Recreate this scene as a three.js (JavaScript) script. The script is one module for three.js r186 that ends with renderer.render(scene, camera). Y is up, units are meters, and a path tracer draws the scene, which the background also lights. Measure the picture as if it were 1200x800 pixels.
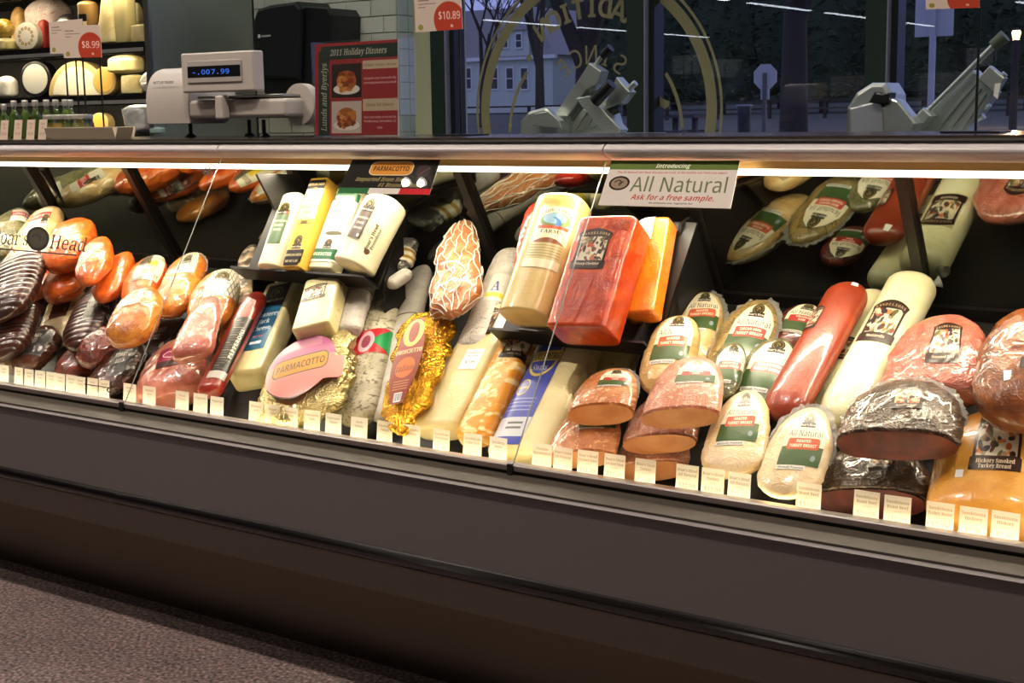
import * as THREE from 'three';
import { RoundedBoxGeometry } from 'three/addons/geometries/RoundedBoxGeometry.js';
import { mergeGeometries, mergeVertices } from 'three/addons/utils/BufferGeometryUtils.js';
import { ImprovedNoise } from 'three/addons/math/ImprovedNoise.js';
import { RectAreaLightUniformsLib } from 'three/addons/lights/RectAreaLightUniformsLib.js';

// ---------------------------------------------------------------- camera, sky, lights, exposure
const scene = new THREE.Scene();
const V = (x, y, z) => new THREE.Vector3(x, y, z);
const RAD = Math.PI / 180, F = 1650, EYE = 1.255;
const yaw = 35.557 * RAD, pitch = 9.035 * RAD, roll = -0.864 * RAD;
const f0 = V(-Math.sin(yaw), 0, -Math.cos(yaw)), r0 = V(Math.cos(yaw), 0, -Math.sin(yaw)), up0 = V(0, 1, 0);
const FWD = f0.clone().multiplyScalar(Math.cos(pitch)).addScaledVector(up0, -Math.sin(pitch));
const upP = up0.clone().multiplyScalar(Math.cos(pitch)).addScaledVector(f0, Math.sin(pitch));
const RGT = r0.clone().multiplyScalar(Math.cos(roll)).addScaledVector(upP, Math.sin(roll));
const UPV = upP.clone().multiplyScalar(Math.cos(roll)).addScaledVector(r0, -Math.sin(roll));
const camera = new THREE.PerspectiveCamera(2 * Math.atan(400 / F) / RAD, 1.5, 0.05, 400);
const EYEP = V(0, EYE, 0);
camera.position.copy(EYEP);
camera.quaternion.setFromRotationMatrix(new THREE.Matrix4().makeBasis(RGT, UPV, FWD.clone().negate()));
scene.add(camera);
scene.background = new THREE.Color().setRGB(0.28, 0.33, 0.70);      // dusk sky
const renderer = new THREE.WebGLRenderer({ antialias: true });
renderer.toneMapping = THREE.LinearToneMapping;
renderer.toneMappingExposure = 1.0;
renderer.shadowMap.enabled = true;
RectAreaLightUniformsLib.init();
const CASE_LAMP = 95, ROOM_LAMP = 18, COOLER_LAMP = 30, BACK_LAMP = 18, RAIL_LAMP = 38;
function area(w, h, color, intensity, pos, look) {
  const l = new THREE.RectAreaLight(color, intensity, w, h);
  l.position.copy(pos); l.lookAt(look); l.castShadow = true; scene.add(l); return l;
}

// ---------------------------------------------------------------- pixel to place helpers (a pixel gives a direction, a plane the distance)
const ray = (px, py) => FWD.clone().multiplyScalar(F).addScaledVector(RGT, px - 600).addScaledVector(UPV, 400 - py);
const atZ = (px, py, D) => { const d = ray(px, py); return d.multiplyScalar(-D / d.z).add(EYEP); };
const atY = (px, py, Y) => { const d = ray(px, py); return d.multiplyScalar((Y - EYE) / d.y).add(EYEP); };
const onPlane = (px, py, p0, n) => { const d = ray(px, py); const s = p0.clone().sub(EYEP).dot(n) / d.dot(n); return d.multiplyScalar(s).add(EYEP); };
const mpp = (p) => p.clone().sub(EYEP).dot(FWD) / F;

// ---------------------------------------------------------------- naming helpers
const taken = {};
function numbered(n) { const k = taken[n] = (taken[n] ?? -1) + 1; return k ? n + '_' + String(k).padStart(3, '0') : n; }
function tag(o, label, category, group, kind) {
  o.userData.label = label; o.userData.category = category;
  if (group) o.userData.group = group;
  if (kind) o.userData.kind = kind;
  return o;
}
const shade = (m) => { m.castShadow = true; m.receiveShadow = true; return m; };
function part(name, geo, mat, parent) { const m = shade(new THREE.Mesh(geo, mat)); m.name = name; parent.add(m); return m; }
function thing(name, label, category, pos, group) {
  const g = new THREE.Group(); g.name = numbered(name); scene.add(g); if (pos) g.position.copy(pos);
  return tag(g, label, category, group);
}
function solo(name, geo, mat, label, category, group) {
  const m = shade(new THREE.Mesh(geo, mat)); m.name = numbered(name); scene.add(m); return tag(m, label, category, group);
}
function struct(name, geo, mat) { const m = shade(new THREE.Mesh(geo, mat)); m.name = name; m.userData.kind = 'structure'; scene.add(m); return m; }
function structGroup(name) { const g = new THREE.Group(); g.name = name; g.userData.kind = 'structure'; scene.add(g); return g; }

// ---------------------------------------------------------------- geometry helpers
function fixUV(g) { return g; }
function box(x0, x1, y0, y1, z0, z1) {              // uv in metres on every face
  const g = new THREE.BoxGeometry(Math.abs(x1 - x0), Math.abs(y1 - y0), Math.abs(z1 - z0));
  g.translate((x0 + x1) / 2, (y0 + y1) / 2, (z0 + z1) / 2);
  const p = g.attributes.position, n = g.attributes.normal, u = g.attributes.uv;
  for (let i = 0; i < p.count; i++) {
    const ax = Math.abs(n.getX(i)), ay = Math.abs(n.getY(i));
    if (ax > 0.5) u.setXY(i, p.getZ(i), p.getY(i)); else if (ay > 0.5) u.setXY(i, p.getX(i), p.getZ(i)); else u.setXY(i, p.getX(i), p.getY(i));
  }
  return g;
}
function rbox(w, h, d, r = 0.004, seg = 2) { return new RoundedBoxGeometry(w, h, d, seg, Math.min(r, w / 2.02, h / 2.02, d / 2.02)); }
function rod(a, b, r, r2 = r, seg = 12) {
  const d = b.clone().sub(a), g = new THREE.CylinderGeometry(r2, r, d.length(), seg);
  g.applyQuaternion(new THREE.Quaternion().setFromUnitVectors(up0, d.clone().normalize()));
  g.translate((a.x + b.x) / 2, (a.y + b.y) / 2, (a.z + b.z) / 2); return g;
}
// profile in (distance D, height Y), swept along the case from x0 to x1
function sweep(pts, x0, x1, crease = true) {
  const sh = new THREE.Shape(pts.map(([d, y]) => new THREE.Vector2(d, y)));
  const g = new THREE.ExtrudeGeometry(sh, { depth: x1 - x0, bevelEnabled: false });
  const p = g.attributes.position, u = g.attributes.uv;
  for (let i = 0; i < p.count; i++) { const d = p.getX(i), y = p.getY(i), x = x0 + p.getZ(i); p.setXYZ(i, x, y, -d); u.setXY(i, x, y + d); }
  // (d,y,x)->(x,y,-d) keeps handedness
  g.computeVertexNormals(); return g;
}
function lathe(pts, seg = 24) { return new THREE.LatheGeometry(pts.map(([r, y]) => new THREE.Vector2(r, y)), seg); }
function extrude(pts, depth, bevel = 0) {
  const sh = pts.isShape ? pts : new THREE.Shape(pts.map((p) => new THREE.Vector2(p[0], p[1])));
  return new THREE.ExtrudeGeometry(sh, { depth, bevelEnabled: bevel > 0, bevelThickness: bevel, bevelSize: bevel, bevelSegments: 2, curveSegments: 16 });
}
// outline given in pixels, stood up at distance D, with real thickness going back
function outline(pix, D, depth, bevel = 0, lean = null) {
  const P = pix.map(([x, y]) => { const p = atZ(x, y, D); return [p.x, p.y]; });
  const g = extrude(P, depth, bevel); g.translate(0, 0, -D - depth); return g;
}

// ---------------------------------------------------------------- noise and textures
const N = new ImprovedNoise();
function rng(seed) { let s = seed * 2654435761 >>> 0 || 1; return () => { s = (s + 0x6d2b79f5) | 0; let t = Math.imul(s ^ (s >>> 15), 1 | s); t = (t + Math.imul(t ^ (t >>> 7), 61 | t)) ^ t; return ((t ^ (t >>> 14)) >>> 0) / 4294967296; }; }
const fbm = (x, y, z, o = 4) => { let a = 0, s = 0.5, f = 1; for (let i = 0; i < o; i++) { a += s * N.noise(x * f, y * f, z + i * 7.3); s *= 0.5; f *= 2.03; } return a; };
function dataTex(size, fn, srgb = true) {
  const d = new Uint8Array(size * size * 4);
  for (let j = 0; j < size; j++) for (let i = 0; i < size; i++) {
    const c = fn(i / size, j / size), k = (j * size + i) * 4;
    for (let q = 0; q < 3; q++) d[k + q] = Math.max(0, Math.min(255, c.length ? c[q] : c));
    d[k + 3] = 255;
  }
  const t = new THREE.DataTexture(d, size, size, THREE.RGBAFormat);
  t.wrapS = t.wrapT = THREE.MirroredRepeatWrapping; t.magFilter = THREE.LinearFilter; t.minFilter = THREE.LinearMipmapLinearFilter; t.generateMipmaps = true;
  if (srgb) t.colorSpace = THREE.SRGBColorSpace;
  t.needsUpdate = true; return t;
}
const mix = (a, b, k) => a.map((v, i) => v + (b[i] - v) * Math.max(0, Math.min(1, k)));
// mottled colour: c0 to c1 by coarse noise, flecks of c2
function mottle(c0, c1, c2, { seed = 1, f1 = 5, f2 = 30, fleck = 0.28, k = 2.2, soft = 6, size = 192 } = {}) {
  return dataTex(size, (u, v) => {
    let c = mix(c0, c1, 0.5 + k * fbm(u * f1, v * f1, seed, 4));
    const f = fbm(u * f2, v * f2, seed + 3.7, 2);
    if (c2) c = mix(c, c2, (f - fleck) * soft);
    return c;
  });
}
const ridge = (x, y, z) => 1 - Math.min(1, Math.abs(N.noise(x, y, z)) * 2.4);
const wrinkleTex = dataTex(384, (u, v) => {
  const wx = 0.5 * N.noise(u * 3, v * 3, 1), wy = 0.5 * N.noise(u * 3, v * 3, 6);
  const h = 0.45 * ridge((u + wx) * 7, (v + wy) * 5, 2.2) ** 5 + 0.4 * ridge((u - wy) * 15, (v + wx) * 11, 8.1) ** 4 + 0.25 * ridge(u * 34, (v + wx) * 26, 4.4) ** 3;
  const g = 255 * h / 1.1; return [g, g, g];
}, false);
const grainTex = dataTex(256, (u, v) => { const g = 128 + 130 * fbm(u * 60, v * 60, 3, 3); return [g, g, g]; }, false);
function canvasTex(w, h, draw) {
  const c = document.createElement('canvas'); c.width = w; c.height = h; const x = c.getContext('2d');
  draw(x, w, h);
  const t = new THREE.CanvasTexture(c); t.colorSpace = THREE.SRGBColorSpace; t.anisotropy = 8; return t;
}
const std = (color, roughness = 0.6, o = {}) => new THREE.MeshStandardMaterial({ color, roughness, ...o });
const phy = (o) => new THREE.MeshPhysicalMaterial(o);

// ---------------------------------------------------------------- the room
const M = {};
M.carpet = std(0xffffff, 0.95, { map: dataTex(512, (u, v) => { const n = fbm(u * 90, v * 90, 4, 2), m = fbm(u * 5, v * 5, 9, 3); const k = 1 + 1.5 * n + 0.25 * m; return [90 * k, 75 * k, 73 * k]; }), bumpMap: grainTex, bumpScale: 0.006 });
M.carpet.map.repeat.set(1.2, 1.2);
M.tileFloor = std(0x6d6a64, 0.5);
M.plaster = std(0xb9b6a2, 0.8);
M.ceiling = std(0xa8a59c, 0.9);
M.dark = std(0x0c0c0d, 0.45);
M.fascia = std(0x645c5b, 0.5, { bumpMap: grainTex, bumpScale: 0.0004 });
M.steel = phy({ color: 0xb4b4ac, metalness: 1, roughness: 0.32 });
M.brushed = phy({ color: 0xa3a89e, metalness: 0.75, roughness: 0.42, bumpMap: grainTex, bumpScale: 0.0002 });
M.kick = phy({ color: 0x6e655c, metalness: 1, roughness: 0.3, roughnessMap: null, bumpMap: dataTex(128, (u, v) => { const g = 128 + 120 * fbm(u * 3, v * 3, 2, 3); return [g, g, g]; }, false), bumpScale: 0.004 });
M.bumper = phy({ color: 0xbab4b6, metalness: 0.1, roughness: 0.45 });
M.counter = std(0x3a302c, 0.18);
M.gloss = phy({ color: 0x060607, roughness: 0.12, clearcoat: 1, clearcoatRoughness: 0.05 });
M.rubber = std(0x101012, 0.55);
M.sill = phy({ color: 0x40382f, metalness: 0.3, roughness: 0.5, bumpMap: grainTex, bumpScale: 0.0006 });
M.trim = phy({ color: 0xb5aeac, metalness: 0.9, roughness: 0.3 });
M.deck = std(0xf0ead2, 0.4);
M.black = std(0x080707, 0.4);
M.mirror = phy({ color: 0x868c84, metalness: 1, roughness: 0.035 });
M.liner = std(0x55594f, 0.35);
M.glass = phy({ color: 0xffffff, transmission: 1, thickness: 0, roughness: 0, ior: 1.45 });
M.edge = phy({ color: 0xb9bdb6, roughness: 0.12, metalness: 0.4 });
M.green = std(0x16261c, 0.45);
M.greenDark = std(0x0a1210, 0.4);
M.lampGlow = std(0xffffff, 0.5, { emissive: 0xfff6dc, emissiveIntensity: 3.0 });
M.railGlow = std(0xfff4d8, 0.5, { emissive: 0xffe6ae, emissiveIntensity: 1.6 });
M.white = std(0xe8e6df, 0.7);

const WALL = 5.2, CEIL = 3.7, XL = -17, XR = 7, ZF = 20;
struct('floor', box(XL, XR, -0.1, 0, -WALL, ZF), M.carpet);
const ceiling = structGroup('ceiling');
part('ceiling_slab', box(XL, XR, CEIL, CEIL + 0.15, -WALL, ZF), M.ceiling, ceiling);
struct('wall_left', box(XL - 0.15, XL, 0, CEIL, -WALL, ZF), M.plaster);
struct('wall_right', box(XR, XR + 0.15, 0, CEIL, -WALL, ZF), M.plaster);
struct('wall_front', box(XL, XR, 0, CEIL, ZF, ZF + 0.15), M.plaster);
// back wall: solid left of the glazing, low sill wall and header along it
const wb = structGroup('wall_back');
const GX0 = -4.10, GX1 = 5.0, SILLY = 0.95, HEADY = 3.0;
part('wall_panel', box(XL, GX0, 0, CEIL, -WALL - 0.2, -WALL), M.plaster, wb);
part('sill_wall', box(GX0, GX1, 0, SILLY, -WALL - 0.2, -WALL), M.plaster, wb);
part('header', box(GX0, GX1, HEADY, CEIL, -WALL - 0.2, -WALL), M.plaster, wb);
part('wall_panel', box(GX1, XR, 0, CEIL, -WALL - 0.2, -WALL), M.plaster, wb);
// tiled pier with every tile a piece
const TZ = -5.06, TX0 = -5.155, TX1 = -4.235;
const tiled = structGroup('wall_tiled');
M.grout = std(0x8f9186, 0.9);
M.tiles = [0xc6c6b4, 0xbebfad, 0xcbcaba, 0xc2c3b3].map((c) => std(c, 0.22));
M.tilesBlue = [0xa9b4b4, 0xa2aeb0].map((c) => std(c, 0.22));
part('pier_core', box(TX0, TX1, 0, CEIL, -WALL, TZ - 0.006), M.grout, tiled);
{
  const tw = 0.152, th = 0.0755, g = rbox(tw - 0.004, th - 0.004, 0.012, 0.002, 1), gh = rbox(tw / 2 - 0.004, th - 0.004, 0.012, 0.002, 1), gs = rbox(0.012, th - 0.004, 0.066, 0.002, 1);
  const rnd = rng(5);
  for (let r = 0; r < 13; r++) {
    const y = 1.12 + th * (r + 0.5);
    let x = TX0 + 0.004;
    if (r % 2) { part('tile', gh, M.tiles[Math.floor(rnd() * 4)], tiled).position.set(x + tw / 4, y, TZ - 0.004); x += tw / 2; }
    while (x + tw <= TX1 + 0.01) { part('tile', g, M.tiles[Math.floor(rnd() * 4)], tiled).position.set(x + tw / 2, y, TZ - 0.004); x += tw; }
    if (TX1 - x > tw / 2 - 0.01) part('tile', gh, M.tiles[0], tiled).position.set(x + tw / 4, y, TZ - 0.004);
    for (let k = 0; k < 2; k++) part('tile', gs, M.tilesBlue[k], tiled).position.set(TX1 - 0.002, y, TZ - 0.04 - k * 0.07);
  }
}
struct('trim_1', box(TX1 + 0.004, GX0 + 0.005, 0, CEIL, -WALL, -WALL + 0.03), std(0xb7b692, 0.6));
// glazing: dark green posts with a pane between each two
const posts = [-4.065, -3.02, -1.985, -0.95, 0.085, 1.12, 2.155, 3.19, 4.22, 4.96];
posts.forEach((x, i) => {
  const g = structGroup('trim_' + (i + 2));
  part('post', box(x - 0.052, x + 0.03, SILLY, HEADY, -WALL - 0.06, -WALL + 0.05), M.green, g);
  part('post_edge', box(x + 0.03, x + 0.062, SILLY, HEADY, -WALL - 0.06, -WALL + 0.02), M.greenDark, g);
  part('gasket', box(x + 0.0305, x + 0.036, SILLY, HEADY, -WALL + 0.02, -WALL + 0.052), phy({ color: 0x9a96a6, metalness: 0.6, roughness: 0.4 }), g);
});
for (let i = 0; i + 1 < posts.length; i++) {
  const w = structGroup('window_' + (i + 1));
  part('pane', box(posts[i] + 0.055, posts[i + 1] - 0.045, SILLY, HEADY, -WALL - 0.024, -WALL - 0.02), M.glass, w);
  part('frame_rail', box(posts[i] + 0.05, posts[i + 1] - 0.05, SILLY, SILLY + 0.05, -WALL - 0.05, -WALL + 0.02), M.green, w);
  part('frame_rail', box(posts[i] + 0.05, posts[i + 1] - 0.05, HEADY - 0.05, HEADY, -WALL - 0.05, -WALL + 0.02), M.green, w);
}
// recessed downlights near the case, linear lights farther back in the shop
M.spotGlow = std(0xffffff, 0.5, { emissive: 0xfff2e0, emissiveIntensity: 8 });
{
  const ring = lathe([[0.075, 0], [0.1, -0.012], [0.105, 0], [0.1, 0.01]], 28), bulb = new THREE.CylinderGeometry(0.07, 0.07, 0.012, 24);
  for (const [x, z] of [[-6.3, -1.78], [-4.2, -1.78], [-2.1, -1.78], [0, -1.78], [2.1, -1.78], [-4.66, -1.13], [-4.56, -1.13], [-6.3, 3], [-3.6, 3], [-0.9, 3], [1.8, 3], [-5, 5.5], [-1.5, 5.5], [2, 5.5]]) {
    const t = thing('downlight', 'round recessed downlight in the shop ceiling', 'light', V(x, CEIL - 0.02, z), 'round recessed downlights');
    const tight = z === -1.13; if (tight) t.scale.set(0.36, 1, 0.36); part('ring', ring, M.white, t); part('bulb', bulb, M.spotGlow, t);
    const l = new THREE.SpotLight(0xfff0e0, tight ? ROOM_LAMP * 0.3 : ROOM_LAMP, 0, 1.2, 0.6, 2); l.position.set(x, CEIL - 0.04, z); l.target.position.set(x, 0, z); l.castShadow = true; l.shadow.radius = tight ? 0.9 : 3.5; scene.add(l, l.target);
  }
  const g = box(-0.06, 0.06, 0, 0.05, -1.2, 1.2), lens = box(-0.05, 0.05, -0.012, 0, -1.18, 1.18);
  M.stripGlow = std(0xffffff, 0.5, { emissive: 0xe8f2ff, emissiveIntensity: 9 });
  for (const x of [-15.4, -10.2, -6.9, -3, 1, 5]) for (const z of [8.5, 11.6, 14.7, 17.8]) {
    const t = thing('ceiling_light', 'white linear ceiling light hung across the rear of the shop', 'light', V(x, 3.0, z), 'linear ceiling lights');
    part('housing', g, M.white, t); part('diffuser', lens, M.stripGlow, t);
    part('hanger', box(-0.004, 0.004, 0.05, 0.7, -0.5, -0.492), M.dark, t); part('hanger', box(-0.004, 0.004, 0.05, 0.7, 0.492, 0.5), M.dark, t);
    if (z < 9) area(0.1, 2.36, 0xeaf2ff, 9, V(x, 2.985, z), V(x, 0, z));
  }
  const g2 = box(-1.2, 1.2, 0, 0.05, -0.06, 0.06), lens2 = box(-1.18, 1.18, -0.012, 0, -0.05, 0.05);
  for (const x of [-5.6, -3, -0.4, 2.2]) {
    const t = thing('work_light', 'white linear light over the aisle behind the case', 'light', V(x, CEIL - 0.25, -4.0), 'linear lights over the work aisle');
    part('housing', g2, M.white, t); part('diffuser', lens2, M.stripGlow, t); part('hanger', box(-1, -0.99, 0.05, 0.25, -0.004, 0.004), M.dark, t); part('hanger', box(0.99, 1, 0.05, 0.25, -0.004, 0.004), M.dark, t);
    area(2.36, 0.1, 0xf2f6ee, BACK_LAMP, V(x, CEIL - 0.268, -4.0), V(x, 0, -4.0));
  }
}

// ---------------------------------------------------------------- the service counter (refrigerated case)
const CX0 = -6.5, CX1 = 1.2;
const GT = { d: 2.67, y: 1.157 }, GB = { d: 2.30, y: 0.548 };            // front glass, top and bottom
const joints = [-4.075, -2.862, -1.644, -0.43, 0.78];
const kase = thing('deli_case', 'long refrigerated deli case with slanted front glass and grey fascia', 'display case', V(0, 0, 0));
part('fascia_panel', sweep([[2.232, 0.500], [2.228, 0.508], [2.236, 0.512], [2.30, 0.512], [2.30, 0.33], [2.222, 0.33], [2.222, 0.34]], CX0, CX1), M.fascia, kase);
part('sill_ledge', sweep([[2.2375, 0.512], [2.2385, 0.5165], [2.29, 0.531], [2.33, 0.531], [2.33, 0.50], [2.29, 0.50]], CX0, CX1), M.sill, kase);
part('gasket', sweep([[2.292, 0.5305], [2.288, 0.538], [2.34, 0.538], [2.34, 0.5305]], CX0, CX1), M.rubber, kase);
{ // aluminium glass channel, one length per section
  for (let i = -1; i < joints.length; i++) {
    const a = i < 0 ? CX0 : joints[i] + 0.002, b = i + 1 < joints.length ? joints[i + 1] - 0.002 : CX1;
    part('glass_channel', sweep([[2.288, 0.5385], [2.287, 0.549], [2.291, 0.5515], [2.312, 0.5515], [2.312, 0.5385]], a, b), M.trim, kase);
    part('bumper_rail', (() => {
      const pts = []; for (let k = 0; k <= 10; k++) { const t = k / 10; pts.push([2.688 - 0.036 * Math.sin(Math.PI * (0.08 + 0.92 * t)) ** 0.8, 1.199 - 0.041 * t]); }
      return sweep([...pts, [2.72, 1.158], [2.72, 1.199]], a, b);
    })(), M.bumper, kase);
    const gl = part('front_glass', (() => {
      const up = V(0, GT.y - GB.y, -(GT.d - GB.d)), n = V(0, GT.d - GB.d, GT.y - GB.y).normalize().multiplyScalar(0.004);
      const q = [V(a, GB.y + 0.003, -GB.d), V(b, GB.y + 0.003, -GB.d), V(b, GT.y, -GT.d), V(a, GT.y, -GT.d)];
      const g = new THREE.BufferGeometry(); const p = []; for (const v of q) p.push(v.x, v.y, v.z);
      g.setAttribute('position', new THREE.Float32BufferAttribute(p, 3)); g.setAttribute('uv', new THREE.Float32BufferAttribute([0, 0, 1, 0, 1, 1, 0, 1], 2)); g.setIndex([0, 1, 2, 0, 2, 3]); g.computeVertexNormals(); return g;
    })(), M.glass, kase);
    gl.userData.label = 'slanted clear front glass pane';
    if (i >= 0) {
      const j = joints[i];
      part('glass_edge', rod(V(j, GB.y, -GB.d + 0.003), V(j, GT.y, -GT.d + 0.003), 0.0015, 0.0015, 6), M.edge, gl);
      part('joint_clip', box(j - 0.006, j + 0.006, 0.53, 0.553, -2.29, -2.283), M.rubber, kase);
    }
  }
}
part('black_bumper', (() => { const p = []; for (let k = 0; k <= 12; k++) { const a = Math.PI * k / 12; p.push([2.226 - 0.021 * Math.sin(a), 0.3245 + 0.0175 * Math.cos(a)]); } return sweep([...p, [2.25, 0.307], [2.25, 0.342]], CX0, CX1); })(), M.gloss, kase);
part('lower_panel', sweep([[2.232, 0.312], [2.262, 0.222], [2.30, 0.222], [2.30, 0.33], [2.232, 0.33]], CX0, CX1), std(0x6f655c, 0.5), kase);
part('kick_plate', box(CX0, CX1, 0.0, 0.30, -2.40, -2.36), M.kick, kase);
part('case_body', sweep([[2.31, 0.31], [2.31, 0.52], [2.314, 0.52], [2.314, 0.435], [3.42, 0.435], [3.42, 0.0], [2.41, 0.0], [2.41, 0.31]], CX0, CX1), M.liner, kase);
// interior deck: flat strip at the glass, then the slope that carries the goods
const SL = 33 * RAD, D0 = 2.43, Y0 = 0.535;
const slopeY = (d) => d < D0 ? 0.452 : 0.452 + (d - D0) * Math.tan(SL);
part('deck_strip', box(CX0, CX1, 0.43, Y0, -2.35, -2.3125), M.deck, kase);
part('deck_front', box(CX0, CX1, 0.442, 0.455, -2.44, -2.35), M.deck, kase);
part('deck_slope', sweep([[2.33, 0.44], [2.33, 0.452], [D0, 0.452], [2.98, slopeY(2.98)], [3.26, slopeY(2.98)], [3.26, 0.44]], CX0, CX1), std(0x151613, 0.5), kase);
{ const lines = []; for (let x = CX0; x < CX1; x += 0.03) lines.push(box(x, x + 0.012, Y0, Y0 + 0.0015, -2.35, -2.335)); part('deck_grille', mergeGeometries(lines), std(0x8f8c70, 0.4), kase); }
// canopy: top slab, lamp trough, mirrored sloped back, back panel
const RT = { d: 2.83, y: 1.135 }, RB = { d: 3.03, y: 0.80 };
part('counter_top', box(CX0, CX1, 1.2, 1.2095, -3.25, -2.672), M.counter, kase);
part('top_edge', box(CX0, CX1, 1.1995, 1.2035, -2.69, -2.662), M.steel, kase);
part('canopy_core', sweep([[2.70, 1.199], [2.70, 1.16], [2.712, 1.158], [2.80, 1.150], [2.83, 1.137], [3.04, 0.80], [3.42, 0.80], [3.42, 1.199]], CX0, CX1), M.liner, kase);
part('lamp_reflector', sweep([[2.696, 1.158], [2.700, 1.142], [2.706, 1.142], [2.708, 1.158]], CX0, CX1), phy({ color: 0xb89a62, metalness: 0.9, roughness: 0.35 }), kase);
part('case_back', box(CX0, CX1, 0.43, 0.81, -3.42, -3.26), M.liner, kase);
part('end_panel', sweep([[2.32, 0.53], [2.69, 1.15], [2.83, 1.13], [3.25, 0.80], [3.25, 0.53]], CX0 - 0.02, CX0), M.black, kase);
part('end_panel', sweep([[2.32, 0.53], [2.69, 1.15], [2.83, 1.13], [3.25, 0.80], [3.25, 0.53]], CX1, CX1 + 0.02), M.black, kase);
const rdir = V(0, RB.y - RT.y, -(RB.d - RT.d)), rlen = rdir.length(); rdir.normalize();
const rnor = V(0, -rdir.z * -1, rdir.y * -1).set(0, -(RB.d - RT.d), RT.y - RB.y).normalize();   // faces down and to the front
function slab(x0, x1, s0, s1, o0, o1) {       // piece lying on the sloped back: s along the slope, o out of it
  const g = new THREE.BoxGeometry(x1 - x0, s1 - s0, o1 - o0);
  const m = new THREE.Matrix4().makeBasis(V(1, 0, 0), rdir, V(1, 0, 0).cross(rdir));
  const zc = V(1, 0, 0).cross(rdir); const sgn = zc.dot(rnor) > 0 ? 1 : -1;
  g.translate((x0 + x1) / 2, (s0 + s1) / 2, sgn * (o0 + o1) / 2); g.applyMatrix4(m); g.translate(0, RT.y, -RT.d); return g;
}
const bars = [-4.6, -3.93, -3.44, -2.75, -2.17, -1.53, -1.03, -0.45, 0.2];
for (let i = 0; i + 1 < bars.length; i++) {
  const d = part('rear_door', slab(bars[i] + 0.004, bars[i + 1] - 0.004, 0.0, rlen, 0.002, 0.008), M.mirror, kase); d.userData.label = 'mirrored sloping rear door panel';
}
for (const x of bars) part('door_bar', slab(x - 0.012, x + 0.012, 0, rlen, 0.0085, 0.026), M.black, kase);
part('door_rail', slab(CX0, CX1, rlen * 0.86, rlen, 0.0085, 0.02), M.black, kase);
// the fluorescent lamp under the canopy
for (let i = -1; i < joints.length; i++) {
  const a = (i < 0 ? CX0 : joints[i]) + 0.004, b = (i + 1 < joints.length ? joints[i + 1] : CX1) - 0.004;
  part('lamp_tube', rod(V(a, 1.135, -2.735), V(b, 1.135, -2.735), 0.0085, 0.0085, 12), M.lampGlow, kase);
  area(b - a, 0.022, 0xfff0d0, CASE_LAMP, V((a + b) / 2, 1.123, -2.735), V((a + b) / 2, 0.4, -2.3));
}
// thin lamp strip along the foot of the glass, shining up and back over the price cards
for (let i = -1; i < joints.length; i++) {
  const a = (i < 0 ? CX0 : joints[i]) + 0.004, b = (i + 1 < joints.length ? joints[i + 1] : CX1) - 0.004;
  part('rail_lamp', box(a, b, Y0, Y0 + 0.005, -2.3205, -2.3145), M.railGlow, kase);
  area(b - a, 0.007, 0xffe8b4, RAIL_LAMP, V((a + b) / 2, Y0 + 0.0065, -2.3185), V((a + b) / 2, Y0 + 0.56, -2.9));
}

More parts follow.
